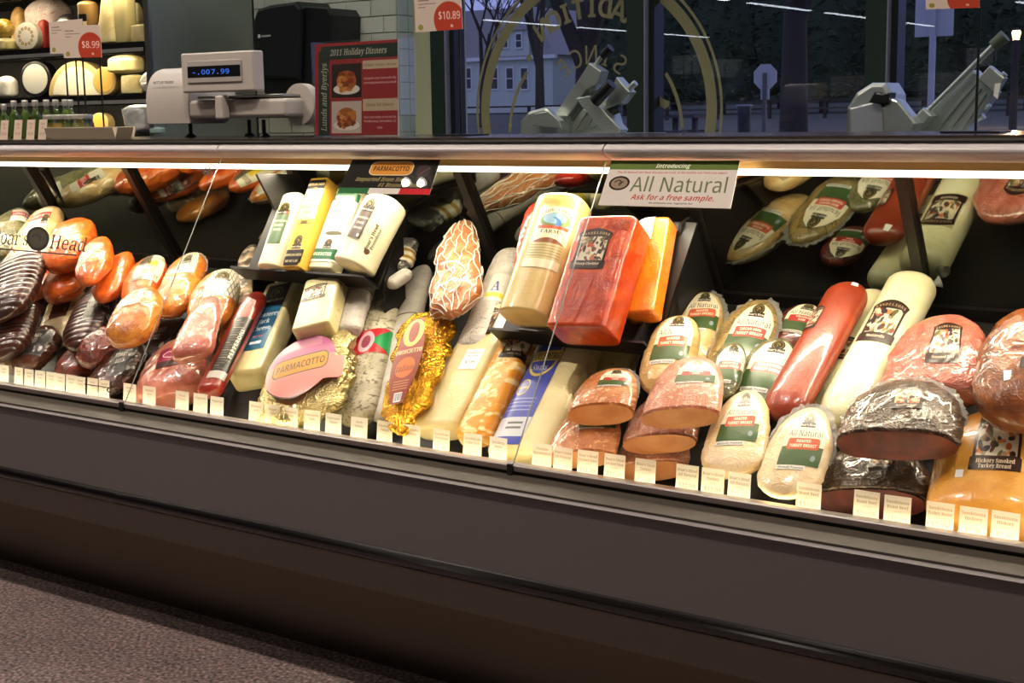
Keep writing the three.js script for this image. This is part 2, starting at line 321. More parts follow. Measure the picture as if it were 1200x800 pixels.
// ---------------------------------------------------------------- goods: one lofted body, patches of the same surface for labels
function loft(o) {
  const { L, W, T, n = 2.3, cap0 = 0.2, cap1 = 0.2, p0 = 2, p1 = 2, taper0 = 1, taper1 = 1, lump = 0.02, lf = 9, seed = 0, ribs = 0, ribN = 14, nu = o.wrink ? 100 : 56, nv = o.wrink ? 84 : 44, bend = 0, wrink = 0 } = o;
  const K = 720, tab = [[0, 1]], cum = [0];
  const se = (a) => { const s = Math.sin(a), c = Math.cos(a); return [Math.sign(s) * Math.abs(s) ** (2 / n), Math.sign(c) * Math.abs(c) ** (2 / n)]; };
  for (let i = 1; i <= K; i++) { const p = se(2 * Math.PI * i / K), q = tab[i - 1]; tab.push(p); cum.push(cum[i - 1] + Math.hypot((p[0] - q[0]) * W / 2, (p[1] - q[1]) * T / 2)); }
  const per = cum[K];
  const cs = (m) => {            // m metres from the front centre line, plus toward +x
    let s = ((m % per) + per) % per, lo = 0, hi = K;
    while (hi - lo > 1) { const q = (lo + hi) >> 1; if (cum[q] <= s) lo = q; else hi = q; }
    const k = (s - cum[lo]) / Math.max(1e-9, cum[hi] - cum[lo]); return [tab[lo][0] + (tab[hi][0] - tab[lo][0]) * k, tab[lo][1] + (tab[hi][1] - tab[lo][1]) * k];
  };
  const rad = (t) => {
    let r = taper0 + (taper1 - taper0) * t;
    if (t < cap0) r *= Math.max(0, 1 - Math.pow(1 - t / cap0, p0)) ** (1 / p0);
    if (t > 1 - cap1) r *= Math.max(0, 1 - Math.pow(1 - (1 - t) / cap1, p1)) ** (1 / p1);
    return r;
  };
  const point = (m, t, off = 0, calm = false) => {
    const c = cs(m), tc = Math.max(0, Math.min(1, t)); let r = rad(tc);
    let x = c[0] * W / 2 * r, z = c[1] * T / 2 * r, y = t * L;
    if (lump && !calm) { const q = 1 + lump * 2 * (N.noise(x * lf + seed * 3.1, y * lf, z * lf + seed) + 0.5 * N.noise(x * lf * 2.3 + seed, y * lf * 2.3, z * lf * 2.3 + 4)); x *= q; z *= q; y = L / 2 + (y - L / 2) * (1 + (q - 1) * 0.4); }
if (wrink && !calm) { const q = 1 + wrink * (1.5 * ridge(x * 22 + seed, y * 16, z * 22) ** 4 + 1.0 * ridge(x * 46, y * 34 + seed, z * 46) ** 4 - 0.4); x *= q; z *= q; }
    if (ribs) { const q = 1 + ribs * Math.abs(Math.sin(t * Math.PI * ribN)); x *= q; z *= q; }
    if (off) {
      const gx = Math.sign(c[0]) * Math.abs(c[0]) ** (n - 1) / W, gz = Math.sign(c[1]) * Math.abs(c[1]) ** (n - 1) / T, l = Math.hypot(gx, gz) || 1;
      x += gx / l * off; z += gz / l * off;
    }
    if (bend) x += bend * 4 * t * (1 - t);
    return [x, y, Math.max(z + T / 2, 0.0008)];
  };
  const ts = [];
  const n0 = Math.max(6, Math.round(nv * 0.28)), n1 = n0, nm = Math.max(2, nv - n0 - n1);
  for (let i = 0; i < n0; i++) ts.push(cap0 * (1 - Math.cos(Math.PI / 2 * i / n0)));
  for (let i = 0; i < nm; i++) ts.push(cap0 + (1 - cap0 - cap1) * i / nm);
  for (let i = 0; i <= n1; i++) ts.push(1 - cap1 + cap1 * Math.sin(Math.PI / 2 * i / n1));
  const grid = (us, vs, off, uvf, calm) => {
    const P = [], U = [], I = [], a = us.length, b = vs.length;
    vs.forEach((t, j) => us.forEach((m, i) => { const q = point(m, t, off, calm); P.push(...q); if (uvf) U.push(...uvf(i / (a - 1), j / (b - 1))); else U.push((q[0] + 0.35 * q[2]) * 5 + seed, (q[1] + 0.6 * q[2]) * 5 + seed * 0.7); }));
    for (let j = 0; j + 1 < b; j++) for (let i = 0; i + 1 < a; i++) { const q = j * a + i; I.push(q, q + 1, q + a + 1, q, q + a + 1, q + a); }
    const g = new THREE.BufferGeometry(); g.setAttribute('position', new THREE.Float32BufferAttribute(P, 3)); g.setAttribute('uv', new THREE.Float32BufferAttribute(U, 2)); g.setIndex(I); g.computeVertexNormals(); return g;
  };
  const us = []; for (let i = 0; i <= nu; i++) us.push(-per / 2 + per * i / nu);
  return {
    per, L, W, T, point, rad,
    body: () => {
      let g = grid(us, ts, 0, null);
      if (o.flat) { g = g.toNonIndexed(); g.computeVertexNormals(); }
      else { const nn = g.attributes.normal, a = us.length; for (let j = 0; j < ts.length; j++) { const i = j * a, k = i + a - 1; const v = V(nn.getX(i) + nn.getX(k), nn.getY(i) + nn.getY(k), nn.getZ(i) + nn.getZ(k)).normalize(); nn.setXYZ(i, v.x, v.y, v.z); nn.setXYZ(k, v.x, v.y, v.z); } }
      return g;
    },
    patch: (m0, m1, t0, t1, off = 0.0012, k = 14, calm = false) => {
      const u = [], v = []; for (let i = 0; i <= k; i++) { u.push(m0 + (m1 - m0) * i / k); v.push(t0 + (t1 - t0) * i / k); }
      return grid(u, v, off, (a, b) => [a, b], calm);
    },
    endFace: () => {       // flat cut face closing the lower end
      const P = [0, -0.0012, T / 2], U = [0.5, 0.5], I = [], k = 48;
      for (let i = 0; i <= k; i++) { const p = point(per * i / k, cap0 * 0.9); P.push(p[0] * 0.985, -0.0012, T / 2 + (p[2] - T / 2) * 0.985); U.push(0.5 + p[0] * 5, p[2] * 5); }
      for (let i = 1; i <= k; i++) I.push(0, i, i + 1);
      const g = new THREE.BufferGeometry(); g.setAttribute('position', new THREE.Float32BufferAttribute(P, 3)); g.setAttribute('uv', new THREE.Float32BufferAttribute(U, 2)); g.setIndex(I); g.computeVertexNormals(); return g;
    },
    frill: (t0, w = 0.012, both = true) => {    // crimped sealed edge of the plastic bag round the upper end
      const pts = [], k = 36;
      for (let i = 0; i <= k; i++) pts.push(point(-per / 4, t0 + (0.995 - t0) * Math.sin(Math.PI / 2 * i / k), 0));
      for (let i = k; i >= 0; i--) pts.push(point(per / 4, t0 + (0.995 - t0) * Math.sin(Math.PI / 2 * i / k), 0));
      const P = [], U = [], I = [];
      pts.forEach((p, i) => {
        const a = pts[Math.max(0, i - 2)], b = pts[Math.min(pts.length - 1, i + 2)]; let nx = -(b[1] - a[1]), ny = b[0] - a[0]; const l = Math.hypot(nx, ny) || 1; nx /= l; ny /= l;
        const e = Math.sin(Math.PI * i / (pts.length - 1)) ** 0.4, ww = w * e * (0.8 + 0.5 * N.noise(i * 0.45, seed, 3)), zz = 0.006 * N.noise(i * 0.8, seed, 9);
        P.push(p[0] - nx * 0.004, p[1] - ny * 0.004, p[2], p[0] + nx * ww, p[1] + ny * ww, p[2] + zz); U.push(i / 8, 0, i / 8, 1);
        if (i) { const q = 2 * i; I.push(q - 2, q - 1, q + 1, q - 2, q + 1, q); }
      });
      const g = new THREE.BufferGeometry(); g.setAttribute('position', new THREE.Float32BufferAttribute(P, 3)); g.setAttribute('uv', new THREE.Float32BufferAttribute(U, 2)); g.setIndex(I); g.computeVertexNormals(); return g;
    },
    strand: (f, r = 0.0012, k = 50) => { const c = new THREE.CatmullRomCurve3(Array.from({ length: k + 1 }, (_, i) => { const [m, t] = f(i / k); return V(...point(m, t, r)); })); return new THREE.TubeGeometry(c, k * 2, r, 5); },
  };
}
// carrying planes: the deck slope, and the two steep black risers
const plane = (d, y, a) => ({ p: V(0, y, -d), n: V(0, Math.cos(a), Math.sin(a)) });
const PL = { deck: plane(D0, 0.495, SL), left: plane(2.725, 0.852, 57 * RAD), right: plane(2.64, 0.765, 54 * RAD) };
// b and t: pixels of the lower and upper end of the axis; w: width in pixels; k: thickness over width; lift: height above the plane
const queue = [];
function goods(name, label, category, s, group) { queue.push({ name, label, category, s, group, lift: s.lift || 0, shrink: 1, thin: 1 }); }
function frameOf(q) {
  const s = q.s, pl = PL[s.on || 'deck'];
  let T = 0.06, A, B, W = 0.1;
  const up = q.lift + 0.0025;
  for (let i = 0; i < 4; i++) {
    A = onPlane(s.b[0], s.b[1], pl.p.clone().addScaledVector(pl.n, T / 2 + up), pl.n);
    B = onPlane(s.t[0], s.t[1], pl.p.clone().addScaledVector(pl.n, T / 2 + up), pl.n);
    W = s.w * q.shrink * mpp(A.clone().lerp(B, 0.5)); T = W * (s.k ?? 0.8) * q.thin;
  }
  const y = B.clone().sub(A), L = y.length(); y.normalize();
  const z = pl.n.clone().addScaledVector(y, -pl.n.dot(y)).normalize(), x = y.clone().cross(z);
  q.m = new THREE.Matrix4().makeBasis(x, y, z).setPosition(A.clone().addScaledVector(z, -T / 2));
  q.inv = q.m.clone().invert(); q.c = A.clone().lerp(B, 0.5); q.R = Math.hypot(L, W, T) / 2; q.W = W; q.L = L; q.T = T;
  q.lo = loft({ L, W, T, seed: (q.i * 1.37) % 17, ...s });
  const pts = []; for (let j = 0; j <= 16; j++) for (let i = 0; i < 20; i++) pts.push(V(...q.lo.point(q.lo.per * i / 20, 0.01 + 0.98 * j / 16)).applyMatrix4(q.m)); q.pts = pts;
}
function inside(q, p) {
  const v = p.clone().applyMatrix4(q.inv), t = v.y / q.L; if (t < 0 || t > 1) return false;
  const r = q.lo.rad(t) * (1 + 1.2 * (q.s.lump ?? 0.02) + (q.s.ribs || 0)), n = q.s.n || 2.3; return Math.abs(2 * v.x / q.W / r) ** n + Math.abs((v.z - q.T / 2) * 2 / q.T / r) ** n < 1;
}
const hits = (a, b) => a.c.distanceTo(b.c) < a.R + b.R && (b.pts.some((p) => inside(a, p)) || a.pts.some((p) => inside(b, p)));
function buildGoods() {
  queue.forEach((q, i) => { q.i = i; frameOf(q); });
  // settle the heap: overlapping neighbours move apart along the pile, nothing leans through the glass or the rear doors
  const over = (a, b) => (a.s.lift || 0) !== (b.s.lift || 0) ? (a.s.lift || 0) > (b.s.lift || 0) : a.s.b[1] > b.s.b[1];
  for (let it = 0; it < 110; it++) {
    let moved = 0; const step = it < 40 ? 0.003 : it < 80 ? 0.0018 : 0.001;
    for (const q of queue) q.d = 0;
    for (let i = 0; i < queue.length; i++) for (let j = 0; j < i; j++) {
      const a = queue[i], b = queue[j]; if (!hits(a, b)) continue; moved++;
      const [u, v] = over(a, b) ? [a, b] : [b, a]; u.d += step; v.d -= step;
      for (const q of [u, v]) { q.touched = true; if (q.shrink > 0.92) q.shrink -= 0.002; if (q.thin > 0.7) q.thin -= 0.006; }
    }
    for (const q of queue) {
      let glass = -1, back = -1;
      for (const p of q.pts) { const d = -p.z; glass = Math.max(glass, GB.d + (p.y - GB.y) * (GT.d - GB.d) / (GT.y - GB.y) - d); if (d > RT.d) back = Math.max(back, p.y - RT.y + (d - RT.d) * (RT.y - RB.y) / (RB.d - RT.d)); }
      if (glass > -0.012) { q.d = -0.004; moved++; if (q.thin > 0.6) q.thin -= 0.01; }
      if (back > -0.04) { q.d = 0.005; moved++; }
      if (q.d || q.touched) { q.lift = Math.max(q.s.on ? 0 : -0.032, q.lift + Math.max(-0.006, Math.min(0.006, q.d))); q.touched = false; frameOf(q); }
    }
    if (!moved) break;
  }
  for (const q of queue) {
    const { s, lo, W, L, T } = q, g = thing(q.name, q.label, q.category, null, q.group);
    q.m.decompose(g.position, g.quaternion, g.scale);
    part(s.bodyName || 'body', lo.body(), s.mat, g);
    if (s.label) for (const l of [].concat(s.label)) { const dm = (s.n || 2.3) < 3.6 && !l.fix ? W / 2 * Math.atan2(-q.c.x, -q.c.z) * 0.75 : 0; part(l.name || 'label', inRect(lo.patch(l.m[0] * W + dm, l.m[1] * W + dm, l.t[0], l.t[1], l.off || 0.0013, 14, l.calm), l.mat.rect), l.mat.mat, g); }
    if (s.cut) part('cut_face', lo.endFace(), s.cut, g);
    if (s.frill) part('wrap_seam', lo.frill(s.frill[0], s.frill[1]), M.cling, g);
    if (s.extra) s.extra(g, lo, { L, W, T });
  }
}
M.cling = phy({ color: 0xe6e6e2, transmission: 0.55, thickness: 0, roughness: 0.22, bumpMap: wrinkleTex, bumpScale: 0.003, side: THREE.DoubleSide });

// ---- printed labels
const oval = (x, cx, cy, rx, ry, c) => { x.fillStyle = c; x.beginPath(); x.ellipse(cx, cy, rx, ry, 0, 0, 7); x.fill(); };
const rr = (x, a, b, w, h, r, c) => { x.fillStyle = c; x.beginPath(); x.roundRect(a, b, w, h, r); x.fill(); };
const txt = (x, s, cx, cy, size, c, font = 'bold {}px sans-serif', maxw) => { x.font = font.replace('{}', size); x.fillStyle = c; x.textAlign = 'center'; x.textBaseline = 'middle'; x.fillText(s, cx, cy, maxw); };
function emblem(x, cx, cy, r) {     // black arched plaque with a gold medallion and the maker's name
  oval(x, cx, cy - r * 0.25, r * 0.85, r * 0.72, '#1b1712'); oval(x, cx, cy - r * 0.28, r * 0.68, r * 0.56, '#8d7a45'); oval(x, cx, cy - r * 0.26, r * 0.58, r * 0.47, '#1e1a12');
  x.strokeStyle = '#b39c5c'; x.lineWidth = r * 0.09; x.beginPath(); x.arc(cx - r * 0.05, cy - r * 0.2, r * 0.28, 3.6, 6.6); x.stroke(); x.beginPath(); x.arc(cx + r * 0.1, cy - r * 0.1, r * 0.2, 2.5, 5.2); x.stroke();
  rr(x, cx - r, cy + r * 0.2, r * 2, r * 0.55, r * 0.08, '#1b1712'); txt(x, "Boar's Head", cx, cy + r * 0.48, r * 0.36, '#f2ead6', 'bold {}px serif');
}
function still(x, a, b, w, h, seed) {    // small painted still life
  const rnd = rng(seed); x.save(); x.beginPath(); x.rect(a, b, w, h); x.clip(); x.fillStyle = '#c9bfa8'; x.fillRect(a, b, w, h);
  const cols = ['#7c2f1e', '#a9502b', '#4a2718', '#c6763a', '#5d5b33', '#31303f', '#8e8266', '#d9c89d', '#2a1d16'];
  for (let i = 0; i < 46; i++) { x.save(); x.translate(a + rnd() * w, b + rnd() * h); x.rotate(rnd() * 3); x.fillStyle = cols[Math.floor(rnd() * cols.length)]; x.beginPath(); x.ellipse(0, 0, w * (0.04 + 0.13 * rnd()), h * (0.03 + 0.08 * rnd()), 0, 0, 7); x.fill(); x.restore(); }
  x.restore();
}
// all labels are printed side by side on one sheet; each patch shows its own rectangle of it
const SHEET = document.createElement('canvas'); SHEET.width = SHEET.height = 2048; const sheet = SHEET.getContext('2d'), pen = { x: 4, y: 4, h: 0 };
function atlasTex(w, h, draw) {
  const k = 0.8, W = Math.ceil(w * k), H = Math.ceil(h * k); if (pen.x + W + 6 > 2048) { pen.x = 4; pen.y += pen.h + 6; pen.h = 0; }
  const c = document.createElement('canvas'); c.width = w; c.height = h; const q = c.getContext('2d'); draw(q, w, h); sheet.drawImage(c, pen.x, pen.y, W, H);
  const rect = [pen.x / 2048, 1 - (pen.y + H) / 2048, W / 2048, H / 2048]; pen.x += W + 6; pen.h = Math.max(pen.h, H); if (pen.y + pen.h > 2048) throw new Error('label sheet full'); return rect;
}
const inRect = (g, r) => { const u = g.attributes.uv; for (let i = 0; i < u.count; i++) u.setXY(i, r[0] + u.getX(i) * r[2], r[1] + u.getY(i) * r[3]); return g; };
const sheetTex = new THREE.CanvasTexture(SHEET); sheetTex.colorSpace = THREE.SRGBColorSpace; sheetTex.anisotropy = 8;
M.print = phy({ map: sheetTex, roughness: 0.28, transparent: true, alphaTest: 0.35, side: THREE.DoubleSide });
M.printMatt = phy({ map: sheetTex, roughness: 0.55, transparent: true, alphaTest: 0.35, side: THREE.DoubleSide });
const lab = (rect, rough = 0.3) => ({ rect, mat: rough > 0.4 ? M.printMatt : M.print }), alphaLab = lab;
const plainLab = (tex) => phy({ map: tex, roughness: 0.4 });
const natural = (bar, what, seed = 1) => alphaLab(atlasTex(320, 400, (x) => {
  x.fillStyle = '#e6dcc2'; x.beginPath(); x.moveTo(40, 60); x.quadraticCurveTo(160, -40, 280, 60); x.lineTo(318, 150); x.lineTo(318, 250); x.lineTo(2, 250); x.lineTo(2, 150); x.fill();
  x.fillStyle = '#3f5730'; x.fillRect(2, 250, 316, 120); emblem(x, 160, 72, 66); txt(x, 'All Natural', 160, 164, 58, '#3c3a34', '{}px sans-serif');
  rr(x, 38, 196, 244, 74, 12, bar); txt(x, what[0], 160, 216, 26, '#fff0dc'); txt(x, what[1], 160, 246, 28, '#fff0dc');
  oval(x, 262, 322, 18, 18, '#8b97a0'); x.fillStyle = '#d9d6cc'; x.fillRect(8, 372, 220, 26); txt(x, 'Minimally Processed', 118, 385, 20, '#3c3a34');
}));
const painting = (cap, seed, frame = '#2c1812') => alphaLab(atlasTex(256, 288, (x) => {
  x.fillStyle = frame; x.beginPath(); x.moveTo(0, 40); x.quadraticCurveTo(128, -34, 256, 40); x.lineTo(244, 74); x.lineTo(244, 230); x.lineTo(256, 236); x.lineTo(256, 288); x.lineTo(0, 288); x.lineTo(0, 236); x.lineTo(12, 230); x.lineTo(12, 74); x.fill();
  x.save(); for (let i = 0; i < 10; i++) { const a = (i - 4.5) * 0.1; x.save(); x.translate(128 + 225 * Math.sin(a) * 1.0, 36 + 130 * (1 - Math.cos(a))); x.rotate(a * 0.8); txt(x, 'SANDELSONS'[i], 0, 0, 24, '#cdb58a', 'bold {}px serif'); x.restore(); } x.restore();
  still(x, 26, 62, 204, 166, seed); cap.forEach((c, i) => txt(x, c, 128, 252 + i * 22 - (cap.length - 1) * 2, 23, '#e4d2b4', 'bold {}px serif', 240));
}));
const darkLab = (lines, tone = '#2a2524') => lab(atlasTex(256, 192, (x) => {
  x.fillStyle = tone; x.fillRect(0, 0, 256, 192); x.strokeStyle = '#6e645c'; x.lineWidth = 3; x.strokeRect(6, 6, 244, 180);
  lines.forEach((l, i) => txt(x, l, 96, 56 + i * 40, 40, '#b9b1a6')); oval(x, 212, 150, 17, 17, '#8f8a86');
}));
const sticker = (lines, w = 160, h = 190) => lab(atlasTex(w, h, (x) => { x.fillStyle = '#f3f1ee'; x.fillRect(0, 0, w, h); lines.forEach((l, i) => txt(x, l, w / 2, 34 + i * 30, i === lines.length - 1 ? 34 : 20, '#5a5550', i === lines.length - 1 ? 'bold {}px serif' : '{}px serif')); }), 0.5);

// ---- food surfaces
const food = (map, rough = 0.22, bump = 0.0022, o = {}) => phy({ map, roughness: Math.max(0.3, rough), clearcoat: rough < 0.3 ? (bump > 0.0014 ? 0.75 : 0.4) : 0, clearcoatRoughness: 0.07, bumpMap: wrinkleTex, bumpScale: bump * 0.45, ...o });
M.turkey = food(mottle([226, 196, 140], [206, 164, 100], [180, 130, 70], { seed: 2 }));
M.turkeyPale = food(mottle([236, 216, 178], [220, 190, 142], [200, 160, 110], { seed: 12, f1: 3 }));
M.golden = food(mottle([214, 140, 52], [176, 94, 30], [120, 58, 18], { seed: 3 }));
M.orangeHam = food(mottle([226, 112, 34], [190, 74, 20], [150, 50, 16], { seed: 4 }));
M.darkHam = food(mottle([84, 44, 26], [52, 26, 16], [120, 74, 44], { seed: 5 }), 0.16, 0.003);
M.ribHam = food(mottle([74, 36, 24], [48, 24, 16], null, { seed: 45 }), 0.16, 0.0004);
M.redDark = food(mottle([120, 44, 26], [78, 28, 20], [170, 110, 70], { seed: 15, f1: 8 }), 0.16, 0.003);
M.pinkHam = food(mottle([196, 122, 104], [170, 90, 72], [214, 150, 128], { seed: 6 }), 0.16, 0.002);
M.roastPink = food(mottle([190, 116, 98], [164, 84, 66], [226, 160, 140], { seed: 7, f1: 9 }), 0.16, 0.004);
M.bologna = food(mottle([158, 66, 36], [140, 50, 26], null, { seed: 8, f1: 3 }), 0.1, 0.0008);
M.pepperoni = food(mottle([150, 44, 26], [120, 30, 18], [200, 80, 50], { seed: 9 }), 0.12, 0.001);
M.ivory = food(mottle([240, 234, 202], [232, 224, 184], null, { seed: 10, f1: 2 }), 0.16, 0.0006);
M.provolone = food(mottle([226, 214, 164], [216, 200, 140], null, { seed: 21, f1: 3 }), 0.14, 0.0014);
M.whiteLog = food(mottle([238, 232, 196], [230, 222, 170], null, { seed: 11, f1: 4 }), 0.16, 0.0012);
M.jack = food(mottle([232, 222, 170], [222, 208, 148], [200, 186, 120], { seed: 22, f1: 3, fleck: 0.34 }), 0.25, 0.0006);
M.pepperJack = food(mottle([232, 222, 170], [224, 210, 150], [84, 70, 30], { seed: 13, f1: 3, f2: 26, fleck: 0.3, soft: 9 }), 0.25, 0.0006);
M.colby = food(mottle([232, 160, 54], [224, 146, 40], [246, 222, 160], { seed: 14, f2: 12, fleck: 0.02, soft: 7 }), 0.14, 0.0018);
M.orangeCheese = food(mottle([208, 80, 16], [168, 48, 12], [130, 34, 10], { seed: 16, f1: 4 }), 0.14, 0.0013);
M.yellowCheese = food(mottle([240, 150, 26], [226, 112, 20], [200, 84, 20], { seed: 17, f1: 4 }), 0.16, 0.0022);
M.swiss = food(mottle([238, 222, 140], [230, 210, 118], null, { seed: 18, f1: 3 }), 0.2, 0.001);
M.goat = food(mottle([222, 196, 130], [206, 174, 100], null, { seed: 23, f1: 2 }), 0.2, 0.0006);
M.paper = food(mottle([208, 202, 192], [188, 182, 172], [220, 216, 208], { seed: 24 }), 0.6, 0.003);
M.herb = food(mottle([196, 188, 164], [168, 160, 134], [104, 96, 74], { seed: 25, f2: 22, fleck: 0.1, soft: 5 }), 0.6, 0.004);
M.bloom = food(mottle([214, 208, 198], [190, 184, 172], [150, 140, 126], { seed: 26, f2: 18, fleck: 0.18 }), 0.45, 0.004);
M.peppered = food(mottle([92, 72, 54], [52, 38, 28], [150, 132, 110], { seed: 27, f2: 36, fleck: 0.14, soft: 5 }), 0.16, 0.006);
M.herbTurkey = food(mottle([178, 152, 96], [134, 110, 62], [86, 84, 44], { seed: 28, f2: 30, fleck: 0.1, soft: 5 }), 0.2, 0.004);
M.greenHerb = food(mottle([136, 128, 88], [92, 92, 58], [190, 180, 150], { seed: 29, f2: 26, fleck: 0.16 }), 0.16, 0.005);
M.netHam = food(mottle([200, 132, 80], [172, 98, 52], [226, 170, 130], { seed: 30, f2: 24, fleck: 0.12 }), 0.18, 0.004);
M.pinkNet = food(mottle([214, 156, 132], [192, 124, 98], [236, 196, 176], { seed: 31, f2: 28, fleck: 0.12 }), 0.18, 0.004);
M.cutHam = food(mottle([222, 158, 104], [206, 134, 82], null, { seed: 32, f1: 3 }), 0.3, 0.0008);
M.cutBeef = food(mottle([118, 48, 34], [84, 30, 22], [150, 74, 56], { seed: 33 }), 0.18, 0.001);
M.brownTurkey = food(mottle([150, 84, 34], [104, 52, 20], [70, 32, 14], { seed: 34 }), 0.12, 0.002);
M.hickory = food(mottle([218, 160, 70], [200, 136, 48], [150, 90, 30], { seed: 35, fleck: 0.36 }), 0.12, 0.0012);
M.foilGold = phy({ color: 0xc8901f, metalness: 1, roughness: 0.22, bumpMap: wrinkleTex, bumpScale: 0.006 });
M.foilPale = phy({ color: 0xcdbb86, metalness: 1, roughness: 0.28, bumpMap: wrinkleTex, bumpScale: 0.006 });
M.foilSilver = phy({ color: 0xc9c6be, metalness: 1, roughness: 0.3, bumpMap: wrinkleTex, bumpScale: 0.005 });
M.net = std(0xe9e2d4, 0.7);
M.string = std(0x8d7a55, 0.8);

const roastLab = darkLab(['ROAST', 'BEEF', '']), blackForest = darkLab(['HAM', 'BLACK', 'FOREST']);
const turkeyNat = natural('#c0522c', ['ROASTED', 'TURKEY BREAST']), herbNat = natural('#b8402e', ['TUSCAN HERB', 'TURKEY BREAST']), hamNat = natural('#a82f2a', ['UNCURED', 'HAM']);
const pap = {
  roast: painting(['Seasoned Beef'], 3), turkey: painting(['Hickory Smoked', 'Turkey Breast'], 4), honey: painting(['Homestyle', 'Turkey Breast'], 9), cheese: painting(['Provolone'], 5), cheddar: painting(['Sharp Cheddar'], 6, '#33211c'), jack: painting(['Colby Jack'], 7, '#241713'), log: painting(['Mozzarella'], 8), pepper: painting(['Pepper Jack'], 10),
};
// front left: roasts and hams
goods('roast_beef', 'dark wrapped roast with black printed label lying below a ribbed ham', 'roast', { b: [22, 436], t: [50, 386], w: 78, k: 0.62, mat: M.darkHam, cap0: 0.4, cap1: 0.45, lump: 0.05, wrink: 0.05, label: { mat: roastLab, m: [-0.36, 0.12], t: [0.16, 0.72] } });
goods('roast_beef', 'small dark red cooked roast in shiny wrap between two black labelled roasts', 'roast', { b: [110, 428], t: [122, 386], w: 56, k: 0.8, lift: 0.015, mat: M.redDark, cap0: 0.45, cap1: 0.45, lump: 0.08, wrink: 0.06, frill: [0.3, 0.012] });
goods('roast_beef', 'low moist red roast partly tucked under the small cooked roast', 'roast', { b: [84, 446], t: [96, 408], w: 46, k: 0.7, mat: M.redDark, cap0: 0.45, cap1: 0.45, lump: 0.09, wrink: 0.05 });
goods('roast_beef', 'dark roast with black printed label crossed by the front glass joint', 'roast', { b: [128, 462], t: [148, 404], w: 66, k: 0.66, mat: M.darkHam, cap0: 0.4, cap1: 0.45, lump: 0.05, wrink: 0.055, label: { mat: roastLab, m: [-0.34, 0.14], t: [0.18, 0.72] }, frill: [0.3, 0.01] });
goods('ham', 'pink half ham in clear wrap with a crimson oval label beside the price cards', 'ham', { b: [196, 474], t: [216, 402], w: 86, k: 0.6, mat: M.pinkHam, cap0: 0.3, cap1: 0.4, p0: 2.4, lump: 0.05, wrink: 0.02, frill: [0.4, 0.012], label: { mat: lab(atlasTex(200, 160, (x) => { x.fillStyle = '#3c2c2e'; x.fillRect(0, 0, 200, 160); x.fillStyle = '#8e2f4f'; x.fillRect(0, 0, 150, 110); x.strokeStyle = '#e8d8d8'; x.lineWidth = 6; x.beginPath(); x.ellipse(80, 60, 52, 24, 0, 0, 7); x.stroke(); oval(x, 172, 128, 15, 15, '#b7aeae'); })), m: [-0.44, 0.02], t: [0.34, 0.66] } });
goods('ham', 'raw looking pink ham wedge in wrap leaning on the flat black pack', 'ham', { b: [222, 420], t: [246, 348], w: 58, k: 0.7, lift: 0.04, mat: M.pinkHam, cap0: 0.25, cap1: 0.6, taper0: 1.1, taper1: 0.8, p0: 3, lump: 0.05, wrink: 0.015, frill: [0.2, 0.01] });
goods('meat_pack', 'flat black label meat pack lying behind the pink half ham', 'meat pack', { b: [172, 424], t: [204, 376], w: 52, k: 0.4, lift: 0.0, mat: food(mottle([40, 34, 32], [28, 24, 22], null, { seed: 40 }), 0.15, 0.002), n: 5, cap0: 0.1, cap1: 0.1, label: { mat: darkLab(['ROAST', 'BEEF', ''], '#332c2a'), m: [-0.44, 0.44], t: [0.1, 0.9] } });
goods('ham', 'pale banded ham standing just behind the long red pepperoni log', 'ham', { b: [266, 404], t: [281, 358], w: 30, k: 0.9, mat: M.netHam, ribs: 0.03, ribN: 8 });
goods('pepperoni_log', 'long red pepperoni log with a black printed side label', 'pepperoni', { b: [243, 464], t: [303, 344], w: 34, k: 0.9, lift: 0.03, mat: M.pepperoni, cap0: 0.06, cap1: 0.1, lump: 0.01, label: { mat: lab(atlasTex(128, 384, (x) => { x.fillStyle = '#16120f'; x.fillRect(0, 0, 128, 384); x.fillStyle = '#b7b0a8'; x.fillRect(0, 340, 128, 44); for (let i = 0; i < 20; i++) { x.fillStyle = i % 3 ? '#575045' : '#8a8172'; x.fillRect(16, 18 + i * 16, 30 + (i * 37) % 66, 6); } x.save(); x.translate(92, 170); x.rotate(-1.57); txt(x, 'PEPPERONI', 0, 0, 34, '#d9d0bc'); x.restore(); })), m: [-0.42, 0.3], t: [0.1, 0.68] } });
// ribbed dark hams
const rib = (label, b, t, w, extra = {}) => goods('ribbed_ham', label, 'ham', { b, t, w, k: 0.75, mat: M.ribHam, ribs: 0.09, ribN: 15, cap0: 0.35, cap1: 0.35, lump: 0.02, nv: 140, ...extra }, 'ribbed netted hams');
rib('large dark ribbed ham with glossy netting ridges standing above the smaller ribbed ham', [2, 374], [30, 296], 72, { lift: 0.06 });
rib('dark ribbed ham lying just above the black labelled roast', [4, 420], [24, 356], 62, { lift: 0.025 });
rib('dark ribbed ham mostly hidden behind the large ribbed ham', [36, 372], [52, 330], 36, { lift: 0.02 });
rib('dark ribbed ham with black and white label beside the golden turkey', [90, 410], [120, 338], 54, { lift: 0.02, label: { mat: darkLab(['HAM', 'VIRGINIA'], '#1d1a19'), m: [-0.3, 0.4], t: [0.3, 0.8] } });
goods('ribbed_ham', 'ribbed ham in a cream bag with brown label between dark ribbed hams', 'ham', { b: [62, 408], t: [84, 342], w: 54, k: 0.75, mat: food(mottle([226, 208, 166], [208, 186, 140], null, { seed: 41 }), 0.2, 0.002), ribs: 0.06, ribN: 13, cap0: 0.35, cap1: 0.3, nv: 130, label: { mat: darkLab(['', 'HAM'], '#4a241a'), m: [-0.5, -0.06], t: [0.35, 0.9] } }, 'ribbed netted hams');
